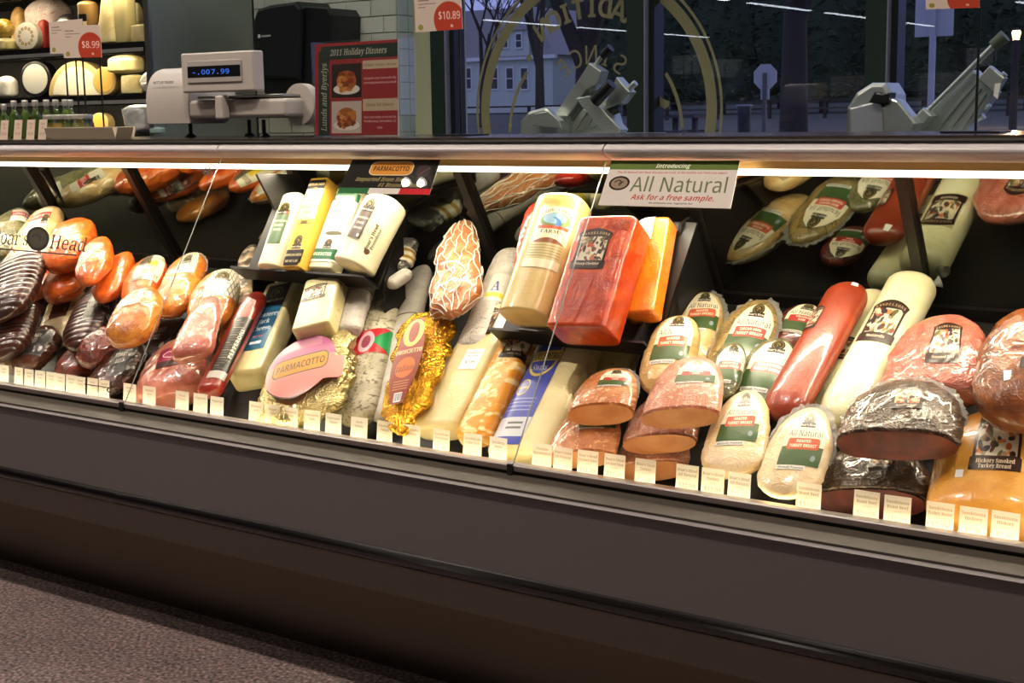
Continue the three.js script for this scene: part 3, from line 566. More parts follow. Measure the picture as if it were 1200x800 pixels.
// orange hams and golden turkeys, back left
const yellowLab = lab(atlasTex(160, 128, (x) => { x.fillStyle = '#d8cdb0'; x.fillRect(0, 0, 160, 128); x.fillStyle = '#4e4a40'; x.fillRect(0, 0, 70, 128); x.fillStyle = '#d3b02e'; x.fillRect(62, 40, 56, 60); emblem(x, 46, 60, 36); txt(x, 'SMOKED', 110, 26, 22, '#5b2a1c'); txt(x, 'TURKEY', 110, 112, 22, '#5b2a1c'); }));
const netLab = lab(atlasTex(160, 160, (x) => { x.fillStyle = '#d9d0bb'; x.fillRect(0, 0, 160, 160); x.strokeStyle = '#4d4739'; x.lineWidth = 3; for (let i = -8; i < 16; i++) { x.beginPath(); x.moveTo(i * 20, 0); x.lineTo(i * 20 + 90, 160); x.stroke(); x.beginPath(); x.moveTo(i * 20, 0); x.lineTo(i * 20 - 60, 160); x.stroke(); } emblem(x, 70, 70, 40); }));
const redLab = lab(atlasTex(160, 96, (x) => { x.fillStyle = '#e2d9c6'; x.fillRect(0, 0, 160, 96); x.fillStyle = '#b22b2b'; x.fillRect(0, 22, 160, 34); txt(x, 'HONEY HAM', 80, 40, 24, '#fff'); emblem(x, 130, 60, 26); }));
const ham = (label, b, t, w, mat, extra = {}) => goods('smoked_ham', label, 'ham', { b, t, w, k: 0.8, mat, cap0: 0.42, cap1: 0.42, lump: 0.05, wrink: 0.022, ...extra });
ham('glossy orange ham with red label in a crimped bag at the middle of the heap', [66, 352], [92, 302], 60, M.orangeHam, { lift: 0.05, label: { mat: redLab, m: [-0.3, 0.34], t: [0.52, 0.86] }, frill: [0.1, 0.014] });
ham('bright orange round ham above the bagged ham with red label', [104, 334], [118, 280], 46, M.orangeHam, { lift: 0.07 });
ham('orange ham block leaning beside the ham with yellow label', [122, 354], [146, 298], 44, M.orangeHam, { lift: 0.03, n: 3.2 });
ham('reddish smoked turkey with yellow and grey label', [154, 360], [182, 302], 52, M.orangeHam, { lift: 0.03, label: { mat: yellowLab, m: [-0.42, 0.25], t: [0.34, 0.9] } });
ham('golden roasted turkey crossed by the glass joint with oval shield label', [198, 370], [226, 298], 58, M.golden, { lift: 0.03, label: { mat: netLab, m: [-0.36, 0.1], t: [0.5, 0.92] }, frill: [0.5, 0.008] });
ham('golden turkey breast lying in front of the ham with yellow label', [148, 404], [172, 340], 74, M.golden, { lift: 0.035, lump: 0.04, taper1: 0.85, label: { mat: netLab, m: [-0.5, -0.12], t: [0.5, 0.86] } });
ham('golden turkey breast in white netted wrap next to the tall pepperoni log', [240, 388], [262, 318], 66, M.golden, { lift: 0.012, label: { mat: netLab, m: [-0.4, 0.32], t: [0.36, 0.9] }, frill: [0.5, 0.008] });
ham('broad orange ham high on the heap behind the glass lettering', [74, 314], [88, 262], 70, M.orangeHam, { lift: 0.06 });
ham('small orange ham wedged beside the large ribbed ham', [40, 350], [54, 314], 40, M.orangeHam, { lift: 0.05 });
ham('turkey breast with pale herbed cut end on top of the heap', [34, 304], [58, 246], 58, M.turkey, { lift: 0.05, label: { mat: redLab, m: [-0.5, 0.0], t: [0.4, 0.8] } });
ham('olive green herbed turkey breast at the top of the heap', [4, 300], [18, 248], 52, M.greenHerb, { lift: 0.05, label: { mat: redLab, m: [-0.2, 0.4], t: [0.5, 0.8] } });
ham('pale pink ham with white label under the glass lettering', [16, 332], [44, 284], 62, M.pinkNet, { lift: 0.05, label: { mat: netLab, m: [-0.3, 0.4], t: [0.4, 0.8] } });
ham('pale turkey breast low behind the bagged orange ham', [110, 372], [126, 330], 44, M.golden, { lift: 0.0 });
goods('meat_pack', 'narrow pack with chequered black and white edge beside the pepperoni log', 'meat pack', { b: [270, 400], t: [296, 288], w: 30, k: 0.8, mat: food(mottle([186, 160, 130], [70, 60, 50], [220, 210, 190], { seed: 42, f2: 12, fleck: 0.05 }), 0.2), n: 3, lump: 0.03 });
// cheese blocks of the middle section
const blk = { n: 9, cap0: 0.05, cap1: 0.05, p0: 3, p1: 3, lump: 0.004 };
goods('cheese_block', 'pale yellow cheese block with white price sticker under the log riser', 'cheese', { b: [300, 372], t: [322, 316], w: 50, k: 0.9, mat: M.jack, ...blk, lift: 0.0, label: { mat: sticker(['Havarti', 'Plain', '$7.49']), m: [-0.12, 0.28], t: [0.72, 0.95], name: 'price_sticker' } });
goods('cheese_block', 'ivory cheese block with tall blue and black Monterey Jack label', 'cheese', { b: [290, 448], t: [338, 338], w: 48, k: 0.85, mat: M.jack, ...blk, lift: 0.03, label: { mat: lab(atlasTex(160, 400, (x) => { x.fillStyle = '#1d5a7c'; x.fillRect(0, 120, 160, 280); x.fillStyle = '#15222c'; x.fillRect(0, 0, 160, 140); emblem(x, 80, 70, 62); ['Monterey', 'Jack', 'Cheese'].forEach((s, i) => txt(x, s, 80, 190 + i * 42, 36, '#e9eef0', 'bold {}px serif')); txt(x, 'NET WT', 80, 320, 20, '#d66'); x.fillStyle = '#e8e8e8'; x.fillRect(40, 350, 80, 16); })), m: [-0.32, 0.36], t: [0.22, 0.93] } });
goods('cheese_block', 'speckled pepper cheese block with arched painting label', 'cheese', { b: [368, 392], t: [384, 332], w: 52, k: 0.8, mat: M.pepperJack, ...blk, lift: 0.026, label: { mat: pap.pepper, m: [-0.42, 0.22], t: [0.52, 0.82] } });
goods('foil_ham', 'large ham in crumpled gold foil with pink and orange oval label', 'ham', {
  b: [352, 498], t: [372, 400], w: 122, k: 0.5, lift: 0.03, mat: M.foilPale, cap0: 0.4, cap1: 0.4, p0: 2.6, p1: 2.6, n: 2.6, lump: 0.1, lf: 16, wrink: 0.05, flat: true, nu: 54, nv: 36, bodyName: 'foil',
  label: { mat: alphaLab(atlasTex(480, 400, (x) => {
    x.save(); x.beginPath(); x.ellipse(220, 200, 210, 190, 0, 0, 7); x.roundRect(360, 190, 118, 130, 20); x.clip(); x.fillStyle = '#d9837c'; x.fillRect(0, 0, 480, 400); x.fillStyle = '#a3567c'; x.fillRect(0, 0, 480, 170); x.fillStyle = '#b97d92'; x.fillRect(80, 40, 260, 60); x.restore();
    x.strokeStyle = '#3d1b1b'; x.lineWidth = 7; x.beginPath(); x.ellipse(220, 200, 207, 187, 0, 1.2, 2.6); x.stroke();
    x.beginPath(); x.roundRect(60, 150, 330, 100, 34); x.fillStyle = '#c98a2b'; x.fill(); x.lineWidth = 8; x.strokeStyle = '#3d220c'; x.stroke(); txt(x, 'PARMACOTTO', 226, 202, 58, '#24150a', 'bold {}px sans-serif', 300);
  })), m: [-0.72, 0.16], t: [0.14, 0.94], off: 0.014, calm: true } });
// salamis
goods('wrapped_salami', 'long salami in white paper tied with brown string beneath the small silver pack', 'salami', { b: [402, 394], t: [440, 290], w: 42, k: 0.9, lift: 0.01, mat: M.paper, cap0: 0.05, cap1: 0.12, taper0: 1.05, taper1: 0.85, lump: 0.03, wrink: 0.03, extra: (g, lo) => part('string', lo.strand((s) => [lo.per * s, 0.42], 0.0015), M.string, g) });
goods('herb_salami', 'thick herb coated salami with red, green and white band', 'salami', { b: [418, 496], t: [450, 352], w: 54, k: 0.9, lift: 0.0, mat: M.herb, cap0: 0.1, cap1: 0.14, lump: 0.03, taper1: 0.95, label: { mat: lab(atlasTex(320, 128, (x) => { x.fillStyle = '#c3262c'; x.fillRect(0, 0, 320, 128); x.fillStyle = '#1f8b4a'; x.beginPath(); x.moveTo(110, 64); x.lineTo(220, 0); x.lineTo(330, 0); x.lineTo(330, 110); x.lineTo(230, 128); x.fill(); oval(x, 90, 64, 46, 56, '#d8a9b4'); oval(x, 90, 64, 26, 34, '#8d3a4c'); })), m: [-0.72, 0.74], t: [0.46, 0.66], name: 'band' } });
goods('wrapped_salami', 'grey paper wrapped salami with white lower end behind the gold foil pack', 'salami', { b: [446, 492], t: [496, 312], w: 36, k: 0.9, lift: 0.0, mat: M.paper, cap0: 0.06, cap1: 0.1, lump: 0.02, wrink: 0.02, extra: (g, lo) => part('string', lo.strand((s) => [lo.per * s, 0.62], 0.0015), M.string, g) });
goods('small_salami', 'short white dusted salami end lying across the paper wrapped salamis', 'salami', { b: [454, 336], t: [482, 318], w: 19, k: 0.9, lift: 0.05, mat: M.bloom, cap0: 0.3, cap1: 0.3 });
goods('foil_pack', 'silver foil pack with gold printed stripes behind the paper salamis', 'meat pack', { b: [452, 322], t: [472, 282], w: 52, k: 0.4, lift: 0.03, mat: M.foilSilver, n: 3, lump: 0.08, lf: 25, wrink: 0.05, flat: true, label: { mat: lab(atlasTex(128, 64, (x) => { x.fillStyle = '#d9d2bd'; x.fillRect(0, 0, 128, 64); x.fillStyle = '#a8832c'; x.fillRect(0, 10, 128, 12); x.fillRect(0, 40, 128, 12); })), m: [-0.3, 0.4], t: [0.2, 0.6], off: 0.006 } });
goods('netted_sausage', 'orange brown sausages bundled in coarse white netting', 'sausage', { b: [531, 372], t: [540, 262], w: 68, k: 0.7, lift: 0.01, mat: M.netHam, cap0: 0.3, cap1: 0.35, taper0: 1.05, taper1: 0.7, lump: 0.1, lf: 14, extra: (g, lo) => {
  const st = []; for (let i = 0; i < 9; i++) for (const h of [1, -1]) st.push(lo.strand((s) => [lo.per * (i / 9 + h * 0.34 * s + 0.012 * Math.sin(s * 40)), 0.02 + 0.95 * s], 0.0014, 34)); part('netting', mergeGeometries(st), M.net, g);
} });
goods('foil_pack', 'crumpled bright gold foil pack with dark red oval label', 'meat pack', { b: [468, 506], t: [508, 366], w: 78, k: 0.5, lift: 0.03, mat: M.foilGold, n: 2.8, cap0: 0.25, cap1: 0.18, taper0: 0.72, taper1: 1.15, lump: 0.12, lf: 14, wrink: 0.06, flat: true, nu: 44, nv: 34, bodyName: 'foil', label: { mat: alphaLab(atlasTex(200, 400, (x) => { x.fillStyle = '#7d1c12'; x.beginPath(); x.moveTo(60, 0); x.lineTo(140, 0); x.quadraticCurveTo(210, 160, 190, 280); x.lineTo(150, 398); x.lineTo(50, 398); x.lineTo(10, 280); x.quadraticCurveTo(-10, 160, 60, 0); x.fill(); oval(x, 100, 70, 62, 66, '#d8c06a'); oval(x, 100, 66, 30, 50, '#7d1c12'); txt(x, 'PROSCIUTTO', 100, 158, 28, '#e8d8a0', 'bold {}px serif', 170); oval(x, 100, 235, 66, 48, '#c8642a'); txt(x, 'Italiano', 100, 238, 40, '#5a140c', 'italic bold {}px serif'); for (let i = 0; i < 4; i++) { x.fillStyle = '#b98a5a'; x.fillRect(46, 296 + i * 12, 108, 4); } x.fillStyle = '#e8e4da'; x.fillRect(70, 350, 60, 40); x.fillStyle = '#222'; for (let i = 0; i < 9; i++) x.fillRect(74 + i * 6, 354, 2 + i % 3, 32); })), m: [-0.62, -0.06], t: [0.14, 0.84], off: 0.016, calm: true } });
goods('herb_salami', 'white bloomy salami with blue print lying between netting and long cheese logs', 'salami', { b: [552, 412], t: [600, 292], w: 42, k: 0.9, lift: 0.0, mat: M.bloom, cap0: 0.1, cap1: 0.14, lump: 0.04, label: { mat: lab(atlasTex(128, 128, (x) => { x.fillStyle = '#d8d4c8'; x.fillRect(0, 0, 128, 128); txt(x, 'A', 40, 60, 60, '#3a3480', 'bold {}px serif'); x.fillStyle = '#d8c14a'; x.fillRect(0, 90, 128, 20); })), m: [-0.3, 0.5], t: [0.4, 0.66] } });
goods('cheese_log', 'long pale provolone block in wrinkled clear wrap with price sticker', 'cheese', { b: [510, 510], t: [588, 362], w: 64, k: 0.75, lift: 0.0, mat: M.provolone, n: 5, cap0: 0.05, cap1: 0.06, lump: 0.01, wrink: 0.015, label: [{ mat: pap.cheese, m: [-0.42, 0.26], t: [0.7, 0.93] }, { mat: sticker(['Sandelsons', 'Provolone', '', '$7.99']), m: [-0.06, 0.34], t: [0.42, 0.58], name: 'price_sticker' }] });
goods('cheese_log', 'orange and white marbled colby log in clear wrap', 'cheese', { b: [552, 520], t: [622, 374], w: 46, k: 0.8, lift: 0.0, mat: M.colby, n: 3.2, cap0: 0.06, cap1: 0.08, lump: 0.015, wrink: 0.02, label: { mat: pap.jack, m: [-0.42, 0.42], t: [0.6, 0.86] } });
goods('cheese_block', 'pale cheese block with wide blue and yellow circle label', 'cheese', { b: [606, 542], t: [680, 388], w: 86, k: 0.62, lift: 0.0, mat: M.provolone, n: 4, cap0: 0.06, cap1: 0.1, lump: 0.015, label: [{ mat: lab(atlasTex(200, 512, (x) => { x.fillStyle = '#3b4aa6'; x.fillRect(0, 0, 200, 512); x.fillStyle = '#c9cdd6'; x.fillRect(0, 400, 200, 80); x.fillStyle = '#555'; x.fillRect(70, 420, 90, 8); x.fillRect(70, 440, 90, 8); x.lineWidth = 12; x.strokeStyle = '#d8c458'; x.beginPath(); x.ellipse(104, 130, 84, 90, 0, 0, 7); x.stroke(); x.fillStyle = '#d8c458'; x.fillRect(10, 112, 186, 44); txt(x, 'JARLSBERG', 102, 136, 40, '#20283c', 'bold {}px serif', 180); txt(x, 'Swiss', 96, 186, 36, '#e8ebf4', 'italic {}px serif'); x.lineWidth = 5; x.beginPath(); x.ellipse(60, 272, 34, 32, 0, 0, 7); x.stroke(); txt(x, 'Norway', 60, 272, 18, '#d8c458'); for (let i = 0; i < 4; i++) { x.fillStyle = '#a9b2dc'; x.fillRect(20, 320 + i * 16, 150, 4); } })), m: [-0.5, 0.06], t: [0.05, 0.95] }, { mat: sticker(['Cheese', '', '$8.99']), m: [0.0, 0.3], t: [0.86, 0.985], name: 'price_sticker', off: 0.003 }] });
goods('cheese_block', 'pale yellow swiss cheese block with round holes under the orange block', 'cheese', { b: [708, 470], t: [740, 378], w: 48, k: 0.8, lift: 0.0, mat: M.swiss, n: 6, cap0: 0.08, cap1: 0.1, extra: (g, lo, d) => { const hole = new THREE.SphereGeometry(1, 14, 10); for (const [m, t, r] of [[0.2, 0.62, 0.007], [0.28, 0.5, 0.006], [0.05, 0.35, 0.005], [0.1, 0.75, 0.004]]) { const p = lo.point(m * d.W, t, -0.001); const h = part('hole', hole, std(0xa8903e, 0.5), g); h.scale.set(r, r, r * 0.35); h.position.set(...p); } } });
// logs and boxes on the left riser
goods('cheese_log', 'ivory cheese log with grey green label at the end of the riser', 'cheese', { on: 'left', b: [318, 320], t: [350, 228], w: 36, k: 0.85, lift: 0.004, mat: M.ivory, cap0: 0.06, cap1: 0.1, n: 2.6, label: { mat: lab(atlasTex(128, 320, (x) => { x.fillStyle = '#5d7456'; x.fillRect(0, 60, 128, 260); emblem(x, 64, 58, 54); ['PROVOLONE', 'PICANTE', 'CHEESE'].forEach((s, i) => txt(x, s, 64, 150 + i * 34, 22, '#d5dcc8')); x.fillStyle = '#c8452c'; x.fillRect(92, 76, 28, 20); })), m: [-0.5, 0.02], t: [0.3, 0.82] } });
goods('cheese_box', 'tall yellow and black American cheese carton between ivory logs', 'cheese', { on: 'left', b: [347, 318], t: [381, 214], w: 27, k: 0.9, lift: 0.002, mat: std(0xe2b54c, 0.35), n: 14, cap0: 0.012, cap1: 0.012, p0: 4, p1: 4, lump: 0, label: { mat: lab(atlasTex(160, 480, (x) => { const g = x; g.fillStyle = '#e9d9a2'; g.fillRect(0, 0, 160, 480); g.fillStyle = '#e4b444'; g.fillRect(0, 230, 160, 160); g.fillRect(0, 0, 160, 12); g.fillStyle = '#17130f'; g.fillRect(0, 12, 160, 50); g.fillRect(0, 392, 160, 88); emblem(x, 84, 92, 46); txt(x, 'AMERICAN CHEESE', 80, 36, 20, '#e8d7a4', 'bold {}px sans-serif', 150); txt(x, 'AMERICAN', 80, 158, 30, '#3a2a14', 'bold {}px serif'); txt(x, 'CHEESE', 80, 188, 18, '#3a2a14'); g.fillStyle = '#5b4420'; g.fillRect(30, 250, 110, 5); g.fillRect(50, 236, 60, 16); emblem(x, 84, 356, 42); txt(x, 'AMERICAN CHEESE', 80, 420, 18, '#e8d7a4', 'bold {}px sans-serif', 150); txt(x, 'NET WT 5 LBS', 80, 452, 18, '#e8d7a4'); })), m: [-0.49, 0.49], t: [0.004, 0.996] } });
goods('cheese_block', 'white muenster cheese loaf with green printed bands', 'cheese', { on: 'left', b: [379, 322], t: [416, 222], w: 40, k: 0.9, lift: 0.002, mat: M.ivory, n: 6, cap0: 0.05, cap1: 0.06, lump: 0.004, label: { mat: lab(atlasTex(200, 440, (x) => { x.fillStyle = '#f2f0e2'; x.fillRect(0, 0, 200, 440); x.fillStyle = '#2f6a45'; x.fillRect(0, 0, 200, 52); x.fillRect(0, 360, 200, 66); txt(x, 'MUENSTER', 90, 28, 26, '#dfe9da'); txt(x, 'MUENSTER', 80, 394, 28, '#dfe9da'); emblem(x, 80, 80, 38); emblem(x, 100, 332, 34); txt(x, 'Muenster', 110, 190, 34, '#6d7a5c', 'italic {}px serif'); x.fillStyle = '#54502f'; x.beginPath(); x.ellipse(110, 262, 62, 14, 0, 0, 7); x.fill(); x.fillRect(140, 228, 8, 30); x.fillRect(20, 140, 150, 2); x.fillRect(20, 214, 150, 2); })), m: [-0.48, 0.6], t: [0.1, 0.9] } });
goods('cheese_log', 'fat ivory cheese log with dark slanted label and side lettering', 'cheese', { on: 'left', b: [412, 318], t: [456, 232], w: 52, k: 0.85, lift: 0.002, mat: M.ivory, cap0: 0.08, cap1: 0.12, n: 2.5, label: [{ mat: lab(atlasTex(128, 288, (x) => { x.fillStyle = '#5b4c45'; x.fillRect(0, 50, 128, 238); emblem(x, 64, 54, 54); ['PROVOLONE', 'CHEESE', 'SMOKED'].forEach((s, i) => txt(x, s, 64, 140 + i * 38, 21, '#d8cdbd')); oval(x, 100, 266, 12, 12, '#e4e0d6'); })), m: [-0.5, -0.1], t: [0.34, 0.86] }, { name: 'side_lettering', mat: alphaLab(atlasTex(96, 256, (x) => { x.save(); x.translate(48, 120); x.rotate(-1.57); txt(x, "Boar's Head", 0, -16, 36, '#3a3324', 'bold {}px serif'); txt(x, 'Provolone', 0, 20, 34, '#3a3324', 'bold {}px serif'); x.restore(); oval(x, 48, 234, 22, 20, '#5a3a24'); })), m: [0.06, 0.34], t: [0.2, 0.6] }] });
// the right riser
goods('cheese_log', 'tall pale cheese log with creek landscape farm label', 'cheese', { on: 'right', b: [616, 376], t: [664, 234], w: 66, k: 0.85, lift: 0.004, mat: M.goat, cap0: 0.03, cap1: 0.06, p0: 3, n: 2.7, lump: 0.004, label: { mat: lab(atlasTex(200, 420, (x) => { x.fillStyle = '#e9e2bc'; x.fillRect(0, 0, 200, 420); oval(x, 104, 96, 76, 52, '#6d8a4a'); oval(x, 100, 84, 60, 36, '#8fb9d0'); x.fillStyle = '#3a78b5'; x.beginPath(); x.moveTo(90, 76); x.quadraticCurveTo(140, 100, 96, 146); x.lineTo(130, 146); x.quadraticCurveTo(160, 100, 104, 74); x.fill(); 'CADY CREEK'.split('').forEach((c, i) => { const a = (i - 4.5) * 0.2; x.save(); x.translate(104 + 92 * Math.sin(a), 104 - 82 * Math.cos(a)); x.rotate(a); txt(x, c, 0, 0, 26, '#2f3a24', 'bold {}px serif'); x.restore(); }); x.fillStyle = '#c8522c'; x.fillRect(26, 132, 156, 22); txt(x, 'FARMS', 104, 172, 32, '#2f3a24', 'bold {}px serif'); x.fillStyle = '#8a4e2a'; x.beginPath(); x.moveTo(20, 250); x.quadraticCurveTo(100, 180, 186, 250); x.fill(); x.fillStyle = '#c8b980'; x.fillRect(0, 250, 200, 110); for (let i = 0; i < 5; i++) { x.fillStyle = '#7d6e42'; x.fillRect(14, 266 + i * 18, 170, 4); } x.strokeStyle = '#b9ac7c'; x.lineWidth = 3; x.strokeRect(2, 2, 196, 416); })), m: [-0.42, 0.34], t: [0.34, 0.84] } });
goods('cheese_pack', 'bright red plastic cheese bag partly hidden behind the farm label log', 'cheese', { on: 'right', b: [612, 330], t: [634, 236], w: 34, k: 0.6, lift: 0.0, mat: food(mottle([214, 44, 22], [190, 34, 18], null, { seed: 44 }), 0.14, 0.004), lump: 0.06, wrink: 0.03 });
goods('cheese_block', 'pale cheese block with dark label squeezed between farm log and orange block', 'cheese', { on: 'right', b: [654, 372], t: [690, 262], w: 24, k: 0.4, lift: -0.004, mat: M.jack, ...blk, label: [{ mat: pap.log, m: [-0.45, 0.4], t: [0.5, 0.74] }, { mat: sticker(['Cheese', '$8.49']), m: [-0.3, 0.4], t: [0.14, 0.42], name: 'price_sticker' }] });
goods('cheese_block', 'large deep orange cheddar block with arched painting label', 'cheese', { on: 'right', b: [682, 396], t: [722, 262], w: 82, k: 0.72, lift: 0.004, mat: M.orangeCheese, n: 7, cap0: 0.05, cap1: 0.07, p0: 3, p1: 3, lump: 0.012, wrink: 0.008, turn: -8, label: { mat: pap.cheddar, m: [-0.36, 0.22], t: [0.5, 0.86] } });
goods('cheese_block', 'yellow orange cheese block with blank white card at the end of the riser', 'cheese', { on: 'right', b: [752, 376], t: [773, 258], w: 42, k: 0.8, lift: 0.002, mat: M.yellowCheese, n: 6, cap0: 0.05, cap1: 0.07, lump: 0.012, turn: -6, label: { mat: sticker(['']), m: [-0.5, 0.05], t: [0.74, 0.99], name: 'price_sticker', off: 0.004 } });
// right section: natural turkeys and hams
const nat = (name, label, s, g) => goods(name, label, 'turkey', { cap0: 0.35, cap1: 0.4, lump: 0.03, wrink: 0.02, k: 0.7, ...s }, g);
nat('turkey_breast', 'golden turkey breast with natural label leaning behind a paler one', { b: [806, 446], t: [828, 344], w: 60, mat: M.turkey, lift: 0.02, label: { mat: turkeyNat, m: [-0.42, 0.3], t: [0.4, 0.94] }, frill: [0.4, 0.014] });
nat('turkey_breast', 'turkey breast with natural label standing behind the rounded half hams', { b: [772, 462], t: [798, 372], w: 66, mat: M.turkey, lift: 0.05, label: { mat: turkeyNat, m: [-0.44, 0.28], t: [0.24, 0.92] } });
nat('herb_turkey', 'herb crusted turkey breast with natural red bar label', { b: [844, 462], t: [892, 354], w: 76, mat: M.herbTurkey, lift: 0.02, label: { mat: herbNat, m: [-0.36, 0.34], t: [0.3, 0.9] }, frill: [0.35, 0.016] });
nat('herb_turkey', 'small herb turkey pack with crumpled label between half ham and green pack', { b: [840, 470], t: [860, 402], w: 46, mat: M.greenHerb, lift: 0.05, label: { mat: herbNat, m: [-0.4, 0.4], t: [0.2, 0.9] } });
nat('herb_turkey', 'greenish herbed breast with white and green label beside the red log', { b: [876, 482], t: [914, 398], w: 66, mat: M.greenHerb, lift: 0.03, label: { mat: herbNat, m: [-0.44, 0.44], t: [0.16, 0.92] } });
nat('pastrami', 'dark reddish pastrami with striped cream and green label', { b: [918, 412], t: [948, 358], w: 56, mat: M.redDark, lift: 0.02, label: { mat: hamNat, m: [-0.4, 0.42], t: [0.25, 0.95] } });
nat('meat_pack', 'small cream labelled pack peeping out behind the red log', { b: [906, 434], t: [922, 396], w: 36, mat: M.redDark, lift: 0.0, label: { mat: hamNat, m: [-0.4, 0.4], t: [0.3, 0.95] } });
goods('bologna_log', 'long smooth red brown bologna log with white end sticker', 'bologna', { b: [912, 492], t: [1000, 334], w: 58, k: 0.9, lift: 0.03, mat: M.bologna, cap0: 0.14, cap1: 0.12, lump: 0.006, wrink: 0.006, label: [{ mat: pap.roast, m: [-0.7, -0.3], t: [0.58, 0.76] }, { mat: sticker(['']), m: [-0.02, 0.16], t: [0.925, 0.965], name: 'price_sticker' }] });
goods('cheese_log', 'pale wrapped cheese log tucked behind the front mozzarella log', 'cheese', { b: [968, 476], t: [1026, 344], w: 46, k: 0.95, lift: 0.0, mat: M.whiteLog, cap0: 0.1, cap1: 0.1, lump: 0.008, label: { mat: pap.log, m: [-0.5, 0.2], t: [0.3, 0.5] } });
goods('cheese_log', 'long cream white mozzarella log with tied end and painting label', 'cheese', { b: [980, 502], t: [1074, 326], w: 66, k: 0.95, lift: 0.02, mat: M.whiteLog, cap0: 0.16, cap1: 0.08, p0: 2.2, lump: 0.006, wrink: 0.006, label: { mat: pap.log, m: [-0.48, 0.24], t: [0.46, 0.74] }, extra: (g, lo, d) => { const k = part('clip_knot', lathe([[0, -0.012], [0.006, -0.01], [0.009, -0.004], [0.005, 0], [0.012, 0.006]], 14), std(0x8a6a34, 0.5), g); k.position.set(0, 0.0, d.T / 2); const e = part('casing_tail', lathe([[0.012, -0.004], [0.006, 0.002], [0.012, 0.012], [0.014, 0.014]], 10), M.cling, g); e.position.set(d.W * 0.4, d.L * 0.97, d.T * 0.5); e.rotation.z = -0.9; } });
goods('roast_beef', 'pink seasoned beef roast in creased wrap with painting label', 'roast', { b: [1092, 472], t: [1112, 372], w: 126, k: 0.55, lift: 0.05, mat: M.roastPink, cap0: 0.16, cap1: 0.6, p0: 3, lump: 0.05, wrink: 0.03, label: { mat: pap.roast, m: [-0.2, 0.12], t: [0.26, 0.78] } });
goods('turkey_breast', 'large dark brown homestyle turkey breast in glossy wrap', 'turkey', { b: [1200, 502], t: [1222, 364], w: 128, k: 0.62, lift: 0.06, mat: M.brownTurkey, cap0: 0.4, cap1: 0.45, lump: 0.04, wrink: 0.025, label: [{ mat: pap.honey, m: [-0.16, 0.3], t: [0.3, 0.78] }, { name: 'round_sticker', mat: sticker([''], 64, 64), m: [-0.3, -0.23], t: [0.22, 0.29] }] });
// half hams with cut faces
const half = (label, b, t, w, mat, lift, extra = {}) => goods('half_ham', label, 'ham', { b, t, w, k: 0.46, mat, lift, cap0: 0.05, cap1: 0.85, p0: 2, p1: 2.3, lump: 0.02, wrink: 0.014, cut: M.cutHam, label: { mat: hamNat, m: [-0.3, 0.24], t: [0.4, 0.85] }, ...extra }, 'half hams with smooth cut faces');
half('orange brown half ham with netted skin resting on the front orange half ham', [704, 486], [720, 434], 84, M.netHam, 0.045, { frill: [0.3, 0.01] });
half('orange brown half ham with net marks right behind the price cards', [680, 538], [698, 476], 92, M.netHam, 0.012);
half('pink half ham topmost of its stack of three', [796, 490], [814, 420], 100, M.pinkNet, 0.07);
half('pink half ham in the middle of its stack of three', [772, 520], [786, 462], 98, M.pinkNet, 0.04);
half('pink half ham lowest of its stack of three', [762, 552], [772, 500], 98, M.pinkNet, 0.012);
nat('turkey_breast', 'pale roasted turkey breast with natural orange bar label beside the stacked hams', { b: [853, 560], t: [877, 458], w: 82, k: 0.55, lift: 0.034, mat: M.turkeyPale, cap0: 0.25, cap1: 0.6, label: { mat: turkeyNat, m: [-0.42, 0.2], t: [0.26, 0.93] } });
nat('turkey_breast', 'pale roasted turkey breast in crinkled bag beside the peppered beef', { b: [918, 584], t: [952, 478], w: 86, k: 0.55, lift: 0.035, mat: M.turkeyPale, cap0: 0.25, cap1: 0.6, frill: [0.35, 0.018], label: { mat: turkeyNat, m: [-0.36, 0.26], t: [0.22, 0.9] } });
goods('roast_beef', 'peppered beef roast in shiny wrap stacked on another', 'roast', { b: [1050, 522], t: [1068, 446], w: 148, k: 0.37, lift: 0.06, mat: M.peppered, cap0: 0.05, cap1: 0.8, p0: 2, lump: 0.03, wrink: 0.03, cut: M.cutBeef, frill: [0.3, 0.016], label: { mat: pap.roast, m: [-0.2, 0.06], t: [0.34, 0.74] } });
goods('roast_beef', 'peppered beef roast with red cut face under the other peppered roast', 'roast', { b: [1016, 590], t: [1030, 520], w: 140, k: 0.38, lift: 0.0, mat: M.peppered, cap0: 0.05, cap1: 0.8, p0: 2, lump: 0.03, wrink: 0.03, cut: M.cutBeef, label: { mat: pap.roast, m: [-0.14, 0.1], t: [0.34, 0.74] } });
goods('turkey_breast', 'big golden hickory smoked turkey breast with brown caption label', 'turkey', { b: [1148, 630], t: [1172, 484], w: 132, k: 0.55, lift: 0.0, mat: M.hickory, cap0: 0.2, cap1: 0.45, n: 2.8, lump: 0.012, wrink: 0.008, label: [{ mat: pap.turkey, m: [-0.24, 0.2], t: [0.36, 0.9] }, { name: 'round_sticker', mat: sticker([''], 64, 64), m: [-0.34, -0.27], t: [0.3, 0.36] }] });
buildGoods();

